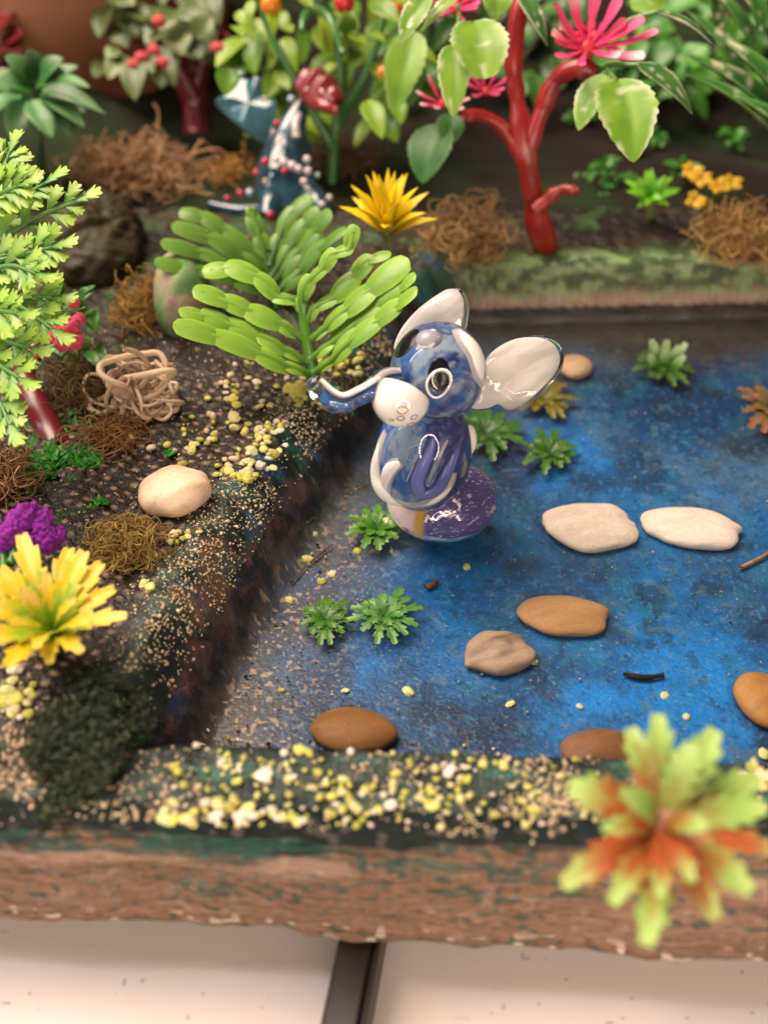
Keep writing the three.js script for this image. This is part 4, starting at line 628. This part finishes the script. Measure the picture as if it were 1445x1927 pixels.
{ // mid green blurred foliage behind the red plant
  const r = rng(97), L = []; for (let k = 0; k < 60; k++) { const x = 1120 + r() * 320, y = 20 + r() * 150, a = r() * 6.28, l = 40 + r() * 40; L.push([x, y, x + Math.cos(a) * l, y + Math.sin(a) * l, 21 + r() * 2, 40 + r() * 24]); }
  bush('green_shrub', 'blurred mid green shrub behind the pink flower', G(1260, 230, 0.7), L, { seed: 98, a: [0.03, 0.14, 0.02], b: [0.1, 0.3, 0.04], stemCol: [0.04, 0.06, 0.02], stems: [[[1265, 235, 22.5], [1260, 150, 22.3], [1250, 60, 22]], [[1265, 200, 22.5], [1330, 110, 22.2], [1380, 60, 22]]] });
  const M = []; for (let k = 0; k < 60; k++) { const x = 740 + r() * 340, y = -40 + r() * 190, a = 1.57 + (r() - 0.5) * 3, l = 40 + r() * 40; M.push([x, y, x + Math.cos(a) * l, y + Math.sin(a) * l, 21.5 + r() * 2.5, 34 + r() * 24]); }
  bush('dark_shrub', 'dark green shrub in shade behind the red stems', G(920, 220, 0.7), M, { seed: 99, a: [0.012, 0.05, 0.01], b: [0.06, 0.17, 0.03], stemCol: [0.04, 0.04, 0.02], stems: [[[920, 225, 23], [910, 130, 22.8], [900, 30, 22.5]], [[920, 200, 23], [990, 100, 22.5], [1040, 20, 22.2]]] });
  for (let j = 0; j < 9; j++) { // low leafy ground plants on the back slope
    const x = 1090 + (j * 97) % 340, y = 210 + (j * 53) % 110, K = []; for (let k = 0; k < 9; k++) { const a = r() * 6.28, l = 20 + r() * 22; K.push([x, y, x + Math.cos(a) * l, y + Math.sin(a) * l * 0.7, depthOf(G(x, y + 12, 0.9)) - 0.1, 18]); }
    if (j > 5) continue;
    bush('ground_leaf_plant', ['low dark green leaf tuft on the back slope right of the red trunk', 'low green leaf tuft on the slope below the large pointed leaf', 'low green leaf tuft near the right edge on the back slope', 'low leaf tuft on the slope left of the small vivid green plant', 'low leaf tuft on the dark slope above the yellow flowers', 'low leaf tuft on the dark slope behind the red stub branch'][j], G(x, y + 14, 0.8), K, { seed: 200 + j, a: [0.02, 0.1, 0.012], b: [0.05, 0.2, 0.02], stemCol: [0.03, 0.06, 0.02], sr: 0.03, stems: [[[x, y + 16, depthOf(G(x, y + 16, 0.75))], [x, y + 6, depthOf(G(x, y + 12, 0.9))], [x, y, depthOf(G(x, y + 12, 0.9)) - 0.1]]] });
  }
}
{ // small yellow blossoms at the back right
  const list = [[1300, 322, 'upper'], [1318, 338, 'a'], [1375, 345, 'b'], [1352, 350, 'c'], [1307, 378, 'd']], t = thing('yellow_blossom_plant', 'sprig of small golden yellow blossoms on the back bank left of the right-hand moss', 'flower', G(1335, 400, 0.75)), r = rng(101);
  for (const [x, y] of list) { const c = V(x, y, 18.6), f = stemPart(t, t, [G(1335, 402, 0.7), V((x + 1335) / 2, y + 25, 18.7), c], 0.03, [0.08, 0.14, 0.02], STEM, 'stem', 6); for (let k = 0; k < 6; k++) { const a = k / 6 * 6.28 + r(); leafPart(f, t, { base: c, tip: c.clone().addScaledVector(RT, Math.cos(a) * 0.2).addScaledVector(UPS, Math.sin(a) * 0.16).addScaledVector(TOCAM, 0.06), up: TOCAM, w: 0.07, th: 0.02, col: [0.66, 0.4, 0.02] }, PLASTIC, 'petal'); } }
}
{ // plant with pink blossoms and a dark red stem on the left bank
  const K = [], r = rng(111); for (let k = 0; k < 26; k++) { const x = 85 + r() * 90, y = 560 + r() * 120, a = r() * 6.28, l = 26 + r() * 24; K.push([x, y, x + Math.cos(a) * l, y + Math.sin(a) * l, 14.8 + r() * 0.6, 22 + r() * 12]); }
  const t = bush('pink_blossom_plant', 'dark green plant with pink blossoms and a thick maroon stem beside the pale twine', G(85, 800, 0.85), K, { seed: 112, a: [0.02, 0.1, 0.02], b: [0.09, 0.27, 0.04], stemCol: [0.15, 0.012, 0.02], sr: 0.22, stems: [[[112, 850, 14.45], [95, 812, 14.6], [70, 760, 14.7], [45, 700, 14.9], [80, 640, 15]]] });
  for (const [x, y, s] of [[135, 615, 1.3], [120, 640, 1.5], [140, 640, 1.3], [100, 640, 0.9], [95, 590, 0.8], [140, 570, 0.8], [150, 600, 0.8], [70, 665, 0.7], [110, 630, 1.2]]) { const m = new MB(); m.ball(V(x, y, 14.4), 0.09 * s, (d) => mix([0.55, 0.05, 0.1], [0.8, 0.12, 0.2], n3(d.x * 5 + x, d.y * 5, d.z * 5)), 22, 16, (d) => 1 + 0.9 * (n3(d.x * 5 + x, d.y * 5, d.z * 5) - 0.5)); part('blossom', m, MATTE, t, t); }
}
{ // purple flowers at the left edge
  const t = thing('purple_flower', 'clump of bright purple flowers at the left edge above the yellow plant', 'flower', G(60, 1050, 0.82)), r = rng(121);
  for (let k = 0; k < 30; k++) { const a = r() * 6.28, q = Math.sqrt(r()), x = 55 + Math.cos(a) * q * 56, y = 1000 + Math.sin(a) * q * 34 + (x < 30 ? 20 : 0), c = V(x, y, 12.25 - r() * 0.25), m = new MB(), s = 0.07 + 0.06 * r(); m.ball(c, s, (d) => mix([0.13, 0.01, 0.17], [0.34, 0.045, 0.4], n3(d.x * 6 + k, d.y * 6, d.z * 6)), 34, 24, (d) => 1 + 1.0 * (n3(d.x * 6 + k, d.y * 6, d.z * 6) - 0.5) + 0.7 * (n3(d.x * 15 + k, d.y * 15, d.z * 15) - 0.5)); part('blossom', m, MATTE, t, t); }
  for (const [x0, y0, x1, y1] of [[20, 1060, 60, 975], [10, 1075, 5, 1000], [40, 1070, 110, 990], [10, 1080, 25, 1055]]) stemPart(t, t, [V(x0, y0, 12.0), V((x0 + x1) / 2, (y0 + y1) / 2 - 5, 12.1), V(x1, y1, 12.2)], 0.05, [0.06, 0.2, 0.03], STEM, 'stem', 7);
}
// ---------- dragon figurine
{
  const at = G(545, 400, 0.35), t = thing('dragon_figurine', 'blurred dark blue glass dragon figurine with a red head and red and white beads', 'figurine', at), d = 19.6;
  const ink = (s) => mix([0.008, 0.03, 0.05], [0.03, 0.1, 0.14], s), GL = phys({ roughness: 0.1, clearcoat: 1, clearcoatRoughness: 0.03 });
  const tube = (l, rf, nm) => { const m = new MB(); m.tube(l.map(([x, y, z]) => V(x, y, z ?? d)), rf, (q, u) => ink(n2(q * 9, u * 5)), 16, 50); part(nm, m, GL, t); };
  tube([[548, 425], [545, 390], [538, 345], [540, 290], [550, 240], [565, 205], [580, 185]], (q) => 0.56 * (0.75 + 0.4 * Math.sin(q * 4.2)) * (1 - 0.5 * q), 'body');
  tube([[545, 392], [505, 398, 19.4], [460, 400, 19.3], [420, 392, 19.3], [392, 384, 19.3]], (q) => 0.24 * (1 - 0.7 * q), 'tail');
  tube([[560, 350], [590, 375, 19.3], [605, 400, 19.2], [595, 420, 19.2]], (q) => 0.26 - 0.08 * q, 'leg'); tube([[525, 350], [510, 380, 19.2], [505, 410, 19.1]], (q) => 0.24 - 0.06 * q, 'leg');
  { const m = new MB(), P = [[405, 192], [425, 180], [448, 138], [468, 150], [492, 148], [496, 178], [520, 190], [518, 230], [508, 268], [480, 262], [452, 240], [425, 215]].map(([x, y]) => V(x, y, 19.9 - (x - 400) * 0.002)), c = P.reduce((s, p) => s.add(p), v3(0, 0, 0)).multiplyScalar(1 / P.length), cur = new THREE.CatmullRomCurve3(P, true, 'centripetal', 0.2);
    m.grid(60, 14, (u, v) => { const a = v * 2 - 1, rr = Math.pow(Math.max(0, 1 - a * a), 0.4), p = c.clone().addScaledVector(cur.getPoint(u).sub(c), rr); p.addScaledVector(TOCAM, -a * 0.12 + 0.06 * Math.sin(u * 25) * rr); return [p, mix([0.03, 0.09, 0.11], [0.07, 0.19, 0.22], n2(u * 9, v * 6))]; }, true); part('wing', m, GL, t); }
  { const m = new MB(), a = V(565, 150, 19.4), b = V(636, 195, 19.1), ax = b.clone().sub(a), L = ax.length(); ax.normalize(); const up = UPS.clone().addScaledVector(ax, -UPS.dot(ax)).normalize(), sd = new THREE.Vector3().crossVectors(ax, up);
    m.grid(20, 26, (u, v) => { const k = u * 6.283, w = 0.36 * Math.pow(Math.sin(Math.PI * clamp(v * 0.96 + 0.02)), 0.4) * (1 - 0.12 * v) * (1 + 0.12 * Math.sin(v * 22)), cx = Math.sign(Math.cos(k)) * Math.pow(Math.abs(Math.cos(k)), 0.7), sy = Math.sign(Math.sin(k)) * Math.pow(Math.abs(Math.sin(k)), 0.7); return [a.clone().addScaledVector(ax, L * v).addScaledVector(up, sy * w * (sy < 0 ? 0.8 : 0.95)).addScaledVector(sd, cx * w * 0.8), mix([0.22, 0.018, 0.025], [0.42, 0.05, 0.06], n2(v * 9, u * 6))]; }, true);
    part('head', m, GL, t); const j = new MB(); j.tube([V(590, 190, 19.2), V(612, 200, 18.95), V(634, 210, 18.9)], (q) => 0.15 - 0.07 * q, [0.3, 0.03, 0.035], 12, 16); part('jaw', j, GL, t); }
  const bead = (x, y, r0, c, z = 19.0) => { const m = new MB(); m.ball(V(x, y, z), r0, c, 12, 10); part('bead', m, GL, t); };
  const W = [0.7, 0.6, 0.6], Rd = [0.5, 0.02, 0.05]; for (const [x, y, r0, c] of [[582, 158, 0.1, W], [522, 232, 0.1, Rd], [500, 305, 0.12, Rd], [520, 300, 0.11, W], [535, 306, 0.13, W], [550, 312, 0.13, W], [562, 318, 0.11, W], [536, 322, 0.1, Rd], [482, 325, 0.1, Rd], [578, 300, 0.11, W], [580, 322, 0.11, W], [572, 342, 0.11, W], [500, 342, 0.09, [0.5, 0.35, 0.2]], [508, 404, 0.12, Rd], [428, 374, 0.09, Rd], [452, 364, 0.1, Rd], [470, 362, 0.1, [0.5, 0.62, 0.75]], [620, 372, 0.09, W], [606, 385, 0.1, W], [598, 330, 0.08, [0.3, 0.4, 0.4]], [452, 140, 0.08, [0.5, 0.6, 0.7]], [482, 150, 0.08, [0.5, 0.6, 0.7]], [498, 186, 0.08, [0.6, 0.5, 0.4]], [548, 186, 0.1, [0.5, 0.6, 0.75]], [515, 250, 0.08, [0.5, 0.4, 0.35]], [534, 245, 0.09, [0.3, 0.5, 0.6]]]) bead(x, y, r0 * 0.62, c, y < 230 ? 19.1 : 18.95);
  { const m = new MB(); m.tube([V(562, 215, 19.2), V(556, 235, 19.1), V(558, 258, 19.1)], 0.07, W, 8, 12); part('streak', m, GL, t); }
}
// ---------- terracotta pot far behind on the left
{
  const c = V(200, 62, 24.5), r0 = 2.7, m = new MB(), at = c.clone().setY(c.y - 2.6);
  m.grid(48, 24, (u, v) => { const a = -u * 6.283, prof = [[1.5, -2.6], [1.9, -2.4], [2.4, -1.2], [2.75, 0.3], [2.8, 1.4], [2.95, 1.5], [2.95, 2.1], [2.6, 2.15], [2.5, 1.2], [0.1, 0.9]], k = v * (prof.length - 1), i = Math.min(prof.length - 2, Math.floor(k)), f = k - i, rr = lerp(prof[i][0], prof[i + 1][0], f), y = lerp(prof[i][1], prof[i + 1][1], f); return [c.clone().add(v3(Math.cos(a) * rr, y + 0.6, Math.sin(a) * rr)), mix([0.32, 0.12, 0.06], [0.46, 0.2, 0.11], fbm(u * 8, v * 5, 3))]; }, true);
  single('terracotta_pot', 'large blurred terracotta pot in the background at the upper left', 'pot', at, m, MATTE);
}
// ---------- moss clumps and twine: many curled fibres each
function fibres(name, label, cat, c, rx, ry, rz, n, rad, colA, colB, seed, o = {}) {
  const r = rng(seed), m = new MB(), gauss = () => (r() + r() + r() - 1.5) / 1.5;
  n = Math.round(n * (o.many ?? 2)); rad *= o.thin ?? 0.62;
  for (let k = 0; k < n; k++) {
    let p = c.clone().add(v3(gauss() * rx, Math.abs(gauss()) * ry * 0.9, gauss() * rz)), dir = v3(gauss(), gauss() * 0.7 + 0.1, gauss()).normalize(); const ax = v3(gauss(), gauss(), gauss()).normalize(), turn = (o.curl ?? 0.6) * (0.5 + r()) * (r() < 0.5 ? -1 : 1), st = (o.step ?? 0.09) * (0.7 + 0.6 * r()), N = o.len ?? 8, P = [];
    for (let j = 0; j < N; j++) { P.push(p.clone()); p.addScaledVector(dir, st); dir.applyAxisAngle(ax, turn).addScaledVector(v3(gauss(), gauss(), gauss()), o.jit ?? 0.4).normalize(); const e = p.clone().sub(c).divide(v3(rx * 1.25, ry * 1.3, rz * 1.25)); if (e.length() > 1) dir.addScaledVector(e.normalize(), -0.8).normalize(); if (p.y < c.y - 0.05) p.y = c.y - 0.05; }
    const tone = mul(mix(colA, colB, r()), 0.7 + 0.6 * r()); m.tube(P, rad * (0.5 + 1.0 * r() * r()), tone, o.nu || 4, o.nv || 12);
  }
  return single(name, label, cat, c, m, FIBRE);
}
const gq = (x, y, h) => G(x, y, h), tanF = [0.3, 0.19, 0.085], brF = [0.17, 0.085, 0.04], olF = [0.26, 0.2, 0.05];
fibres('moss_clump', 'dry golden brown moss clump between the yellow flower and the red trunk', 'moss', gq(872, 470, 0.8), 0.72, 0.85, 0.5, 260, 0.02, [0.26, 0.14, 0.06], [0.5, 0.33, 0.14], 131);
fibres('moss_clump', 'dry orange brown moss clump at the right edge of the back bank', 'moss', gq(1392, 470, 0.8), 0.75, 0.72, 0.5, 240, 0.022, [0.3, 0.15, 0.07], [0.52, 0.34, 0.12], 132);
fibres('moss_clump', 'large blurred brown moss heap left of the dragon figurine', 'moss', gq(265, 372, 0.5), 1.45, 0.95, 0.8, 300, 0.03, [0.28, 0.15, 0.07], [0.56, 0.36, 0.2], 133, { step: 0.13, len: 9 });
fibres('moss_clump', 'orange tinted moss clump directly left of the dragon\'s body', 'moss', gq(445, 372, 0.4), 0.7, 0.6, 0.6, 150, 0.028, [0.28, 0.13, 0.03], [0.46, 0.26, 0.07], 134, { step: 0.12 });
fibres('moss_clump', 'orange brown moss strands left of the mossy green stone', 'moss', gq(278, 600, 0.8), 0.4, 0.62, 0.55, 130, 0.018, [0.2, 0.1, 0.03], [0.36, 0.22, 0.06], 135);
fibres('moss_clump', 'olive brown moss tangle between the purple flowers and the left rim', 'moss', gq(235, 1030, 0.84), 0.46, 0.2, 0.36, 260, 0.011, [0.18, 0.09, 0.03], [0.38, 0.28, 0.08], 136, { step: 0.06, len: 9 });
fibres('moss_clump', 'brown moss strands at the left edge below the feathery plant', 'moss', gq(5, 905, 0.84), 0.42, 0.25, 0.5, 90, 0.018, brF, tanF, 138);
fibres('moss_clump', 'thin brown twiggy strands on the soil below the pale twine', 'moss', gq(205, 820, 0.88), 0.5, 0.1, 0.3, 44, 0.016, [0.2, 0.09, 0.03], [0.3, 0.16, 0.07], 139, { curl: 0.2, step: 0.1 });
fibres('moss_clump', 'dark brown moss under the pink blossoms beside the pale twine', 'moss', gq(155, 740, 0.85), 0.5, 0.35, 0.5, 150, 0.016, [0.08, 0.05, 0.02], [0.2, 0.13, 0.06], 140);
fibres('moss_clump', 'yellowish brown moss strands behind the dragon\'s feet, right of it', 'moss', gq(655, 330, 0.4), 0.8, 0.5, 0.6, 130, 0.025, [0.1, 0.06, 0.03], [0.26, 0.15, 0.07], 142, { step: 0.12 });
fibres('twine_coil', 'loose coil of pale cream twine on the soil of the left bank', 'twine', gq(262, 752, 0.9), 0.42, 0.62, 0.3, 24, 0.034, [0.5, 0.36, 0.24], [0.66, 0.5, 0.36], 141, { step: 0.15, len: 14, curl: 0.62, nu: 8, nv: 44, jit: 0.16, many: 1, thin: 1 });
{ // dark green moss lump on the front left corner: a core covered in tiny curled leaves
  const c = G(172, 1415, 0.66), r = rng(151), m = new MB(), q = [0.5, 0.46, 0.78];
  const warp = (d) => 1 + 0.6 * (fb3(d.x * 3 + 4, d.y * 3, d.z * 3, 3) - 0.5) * 2;
  m.ball(c, q.map((x) => x * 0.93), [0.012, 0.018, 0.01], 40, 26, warp);
  for (let k = 0; k < 9000; k++) {
    const z = r() * 1.25 - 0.25, a = r() * 6.283, s = Math.sqrt(Math.max(0, 1 - z * z)), d = v3(s * Math.cos(a), z, s * Math.sin(a)), w = warp(d), p = c.clone().add(v3(d.x * q[0] * w, d.y * q[1] * w, d.z * q[2] * w)).addScaledVector(d, (r() - 0.55) * 0.1);
    const u = v3(r() - 0.5, r() - 0.5, r() - 0.5).normalize(), n = v3(r() - 0.5, r() - 0.5, r() - 0.5).normalize(), L = 0.014 + 0.055 * r() * r(), tone = mul(mix([0.012, 0.022, 0.012], [0.085, 0.105, 0.055], Math.pow(fb3(p.x * 5, p.y * 5, p.z * 5), 1.3) * 0.8 + 0.3 * r()), 0.8 + 0.4 * r());
    const b = m.v(p.clone().addScaledVector(u, -L), tone); m.v(p.clone().addScaledVector(n, L * 0.6), tone); m.v(p.clone().addScaledVector(u, L).addScaledVector(d, L * 0.7), tone); m.v(p.clone().addScaledVector(n, -L * 0.6), tone); m.i.push(b, b + 1, b + 2, b, b + 2, b + 3);
  }
  single('moss_lump', 'dark green crumbly moss lump on the front left corner of the rim', 'moss', c.clone().setY(0.8), m, MATTE);
}
{ // vivid green ground cover on the left bank: tiny leaf bits
  const r = rng(155), m = new MB(), gauss = () => (r() + r() + r() - 1.5) / 1.5;
  for (const [cx, cy, sx, sy, n] of [[110, 855, 90, 26, 260], [60, 880, 60, 30, 160], [170, 865, 40, 22, 110], [120, 790, 70, 24, 90], [640, 715, 30, 10, 14], [315, 845, 6, 5, 8], [190, 945, 30, 10, 18], [160, 690, 60, 30, 70], [1195, 330, 60, 26, 60], [1120, 330, 60, 40, 60]])
    for (let k = 0; k < n; k++) { let p = G(cx + gauss() * sx, cy + gauss() * sy, 0.84); p.y = H(p.x, p.z); const a = r() * 6.28, L = 0.05 + 0.07 * r(); m.leaf({ base: p, tip: p.clone().add(v3(Math.cos(a) * L, L * (0.2 + 0.8 * r()), Math.sin(a) * L)), up: v3(0, 1, 0.2), w: L * 0.3, th: 0.005, nt: 4, ns: 2, col: mix([0.015, 0.12, 0.01], [0.06, 0.3, 0.03], r()) }); }
  setting('ground_cover', m, PLASTIC, 'stuff');
}
// ---------- gravel stones: each its own mesh, shapes and colours shared
{
  const r = rng(161), shapes = [0, 1, 2, 3].map((s) => { const m = new MB(); m.ball(v3(0, 0, 0), [1, 0.4 + 0.07 * s, 0.8], [1, 1, 1], 9, 6, (d) => 1 + 0.5 * (n3(d.x * 1.4 + s * 9, d.y * 1.4, d.z * 1.4 + s) - 0.5) + 0.5 * (n3(d.x * 3.4 + s * 5, d.y * 3, d.z * 3.4) - 0.5)); const g = m.geometry().toNonIndexed(); g.computeVertexNormals(); return g; });
  const pal = [[0.56, 0.52, 0.1], [0.62, 0.58, 0.2], [0.44, 0.43, 0.08], [0.6, 0.52, 0.28], [0.66, 0.56, 0.46], [0.56, 0.54, 0.24], [0.38, 0.36, 0.09]].map((c) => new THREE.MeshPhysicalMaterial({ color: new THREE.Color().setRGB(...c), roughness: 0.55, specularIntensity: 0.5 }));
  const white = new THREE.MeshPhysicalMaterial({ color: new THREE.Color().setRGB(0.74, 0.64, 0.57), roughness: 0.5 });
  const put = (parent, root, px, py, s, mat, lift = 0, hFix) => { let p = G(px, py, 0.84); let h = hFix; if (h === undefined) { for (let k = 0; k < 4; k++) { h = H(p.x, Math.min(p.z, zOuter(p.x) - 0.23)); p = G(px, py, h); } } else p = G(px, py, h); const o = mesh(shapes[Math.floor(r() * 4)], mat), b = org.get(root); o.name = 'gravel_stone'; o.position.set((p.x - b.x) * CM, (h + s * 0.12 + lift - b.y) * CM, (p.z - b.z) * CM); o.scale.set(s * (0.75 + 0.5 * r()), s, s * (0.75 + 0.5 * r())); o.rotation.set((r() - 0.5) * 0.7, r() * 6.28, (r() - 0.5) * 0.7); parent.add(o); return o; };
  const pick = () => pal[Math.floor(r() * 6.9)], gauss = () => (r() + r() + r() - 1.5) / 1.5;
  const spread = (n, x, y, sx, sy, s0, s1, parent, root) => { for (let k = 0; k < n; k++) put(parent, root, x + gauss() * sx, y + gauss() * sy, 1.3 * lerp(s0, s1, r() * r()), pick(), r() * 0.035); };
  for (let k = 0, n = 0; n < 255 && k < 4000; k++) { const x = 310 + r() * 790, y = 1405 + r() * 155, den = 0.12 + 0.88 * ss(0.36, 0.6, fbm(x * 0.011 + 3, y * 0.016, 3)) * ss(1405, 1440, y) * ss(1570, 1530, y); if (r() < den) { n++; put(rimPart, planter, x, y, 0.02 + 0.066 * r() * r() * (0.6 + 0.5 * ss(600, 350, x)), pick(), r() * 0.03); } } spread(18, 1425, 1470, 40, 60, 0.03, 0.06, rimPart, planter); spread(20, 700, 1500, 320, 60, 0.03, 0.06, rimPart, planter);
  for (const [x, y, s] of [[497, 1462, 0.08], [735, 1518, 0.07], [845, 1455, 0.07], [660, 1418, 0.05], [535, 1420, 0.05], [1395, 1462, 0.055], [1410, 1520, 0.06]]) put(rimPart, planter, x, y, s, white, 0.02);
  const e = [[505, 835, 50, 60, 26], [480, 870, 60, 50, 18], [440, 890, 70, 50, 18], [405, 800, 110, 80, 24], [555, 740, 60, 50, 20], [640, 690, 60, 34, 24], [470, 730, 110, 70, 20], [350, 850, 140, 90, 14], [350, 1010, 40, 26, 8], [30, 1320, 50, 60, 20], [560, 745, 22, 12, 8]];
  for (const [x, y, sx, sy, n] of e) spread(n, x, y, sx, sy, 0.03, 0.085, ground, ground);
  for (const [x, y] of [[272, 1102], [284, 1106], [290, 1045], [280, 1050], [262, 1048]]) put(ground, ground, x, y, 0.075, pal[1], 0);
  { const o = put(ground, ground, 562, 742, 0.16, pal[0], 0.02); o.scale.y *= 0.5; }
  const pb = planter.children.find((o) => o.name === 'pond_basin');
  for (const [x, y, s] of [[580, 1054, 0.075], [672, 1038, 0.075], [610, 965, 0.08], [545, 1130, 0.06], [768, 1302, 0.07], [878, 1068, 0.06], [605, 1095, 0.07], [1005, 1247, 0.06], [560, 1010, 0.07], [590, 1005, 0.06], [530, 1300, 0.05], [625, 1080, 0.055], [1090, 1330, 0.05], [650, 1300, 0.05], [960, 1325, 0.05], [1290, 1350, 0.05], [1250, 1310, 0.05]]) put(pb, planter, x, y, s, pal[[1, 2, 5, 3][Math.floor(r() * 4)]], 0, FLOOR);
}
// ---------- sand grains and specks: uncountable
{
  const grain = (() => { const m = new MB(); m.ball(v3(0, 0, 0), [1, 0.75, 0.85], [1, 1, 1], 6, 4); return m.geometry(); })();
  const inst = (name, list, mat) => { const o = new THREE.InstancedMesh(grain, mat, list.length), M = new THREE.Matrix4(), Q = new THREE.Quaternion(), E = new THREE.Euler(), C = new THREE.Color(); list.forEach(([p, s, c], k) => { E.set(k * 1.3, k * 2.1, k * 0.7); Q.setFromEuler(E); M.compose(p.clone().multiplyScalar(CM), Q, v3(s, s, s)); o.setMatrixAt(k, M); o.setColorAt(k, C.setRGB(...c)); }); o.name = name; o.userData.kind = 'stuff'; o.castShadow = o.receiveShadow = true; scene.add(o); };
  const r = rng(171), L = [], D2 = [], gauss = () => (r() + r() + r() - 1.5) / 1.5, col = () => mul(mix([0.5, 0.35, 0.21], [0.7, 0.58, 0.4], r()), 0.6 + 0.5 * r());
  const add = (x, z, s, lift = 0) => L.push([v3(x, H(x, Math.min(z, zOuter(x) - 0.23)) + s * 0.3 + lift, z), s, col()]);
  for (let k = 0; k < 9000; k++) { const z = -3.2 + r() * 7.8, x = xL(z) - 0.05 - r() * 1.1, d = pondD(x, z)[0], den = ss(0.08, 0.2, d) * ss(1.0, 0.35, d) * (0.15 + 0.85 * ss(0.38, 0.6, fbm(x * 2.2 + 3, z * 2.2, 3))) * (1 - 0.6 * ss(1.5, 4, z)); if (r() < den) add(x, z, 0.009 + 0.026 * r() * r() * r(), -0.004 * r()); }
  for (let k = 0; k < 3300; k++) { const x = -3.5 + r() * 8, z = zFront(x) + 0.02 + r() * 0.95, den = 0.08 + 0.9 * ss(0.45, 0.64, fbm(x * 1.6 + 8, z * 3, 3)); if (z < zOuter(x) && r() < den) add(x, z, 0.012 + 0.016 * r() * r()); }
  for (let k = 0; k < 170; k++) { const p = G(25 + gauss() * 110, 1390 + gauss() * 190, 0.84); add(p.x, p.z, 0.012 + 0.026 * r() * r()); }
  for (let k = 0; k < 130; k++) { const p = G(1040 + gauss() * 120, 1480 + gauss() * 120, 0.84); add(p.x, p.z, 0.014 + 0.016 * r()); }
  for (let k = 0; k < 5000; k++) { const z = -6 + r() * 9, x = xL(z) - 0.7 - r() * 3.5; if (r() < 0.25) add(x, z, 0.008 + 0.014 * r()); }
  inst('sand_grains', L, new THREE.MeshPhysicalMaterial({ color: 0xffffff, roughness: 0.7, specularIntensity: 0.4 }));
  for (let k = 0; k < 9000; k++) { const x = -2.4 + r() * 7.5, z = -4.6 + r() * 8.9, d = pondD(x, z)[0]; if (d > -0.25) continue; const shore = Math.max(ss(1.7, 0.2, x - xL(z)) * ss(-2, 2, z), ss(1.3, 0.1, zFront(x) - z) * ss(3.4, -1.2, x)), den = 0.045 + 0.8 * shore * ss(0.36, 0.56, fbm(x * 2.6, z * 2.6 + 40, 3)); if (r() < den) { const q = r(), s = 0.008 + 0.02 * r() * r() * (0.6 + shore); D2.push([v3(x, FLOOR + (q < 0.1 && shore < 0.5 ? 0.24 : 0.03) + s * 0.3, z), s, q < 0.16 ? [0.01, 0.012, 0.012] : q < 0.22 ? [0.35, 0.36, 0.06] : q < 0.3 ? [0.02, 0.14, 0.45] : mul(col(), 0.75)]); } }
  inst('pond_specks', D2, new THREE.MeshPhysicalMaterial({ color: 0xffffff, roughness: 0.7, specularIntensity: 0.4 }));
}
// twigs and bits on the pond
for (const [label, l, rr, c] of [['thin brown twig in the pond left of the elephant\'s foot', [[548, 1096], [580, 1062], [626, 1024]], 0.012, [0.12, 0.06, 0.02]], ['short dark bark sliver in the pond left of the golden brown pebble', [[1172, 1268], [1210, 1275], [1248, 1270]], 0.03, [0.03, 0.014, 0.008]], ['pale brown twig at the right edge of the pond', [[1392, 1068], [1420, 1055], [1450, 1038]], 0.022, [0.3, 0.16, 0.07]], ['tiny dark crumb with a fine hair in the middle of the pond', [[800, 1106], [814, 1100], [822, 1092]], 0.03, [0.12, 0.06, 0.03]]]) {
  const m = new MB(), h = -0.19; m.tube(l.map(([x, y]) => G(x, y, h)), (q) => rr * (0.6 + 0.7 * n2(q * 5, rr * 99)), (q) => mul(c, 0.6 + 0.8 * n2(q * 9, 3)), 7, 24); single('twig', label, 'twig', G(l[1][0], l[1][1], h), m, MATTE);
}
renderer.render(scene, camera);
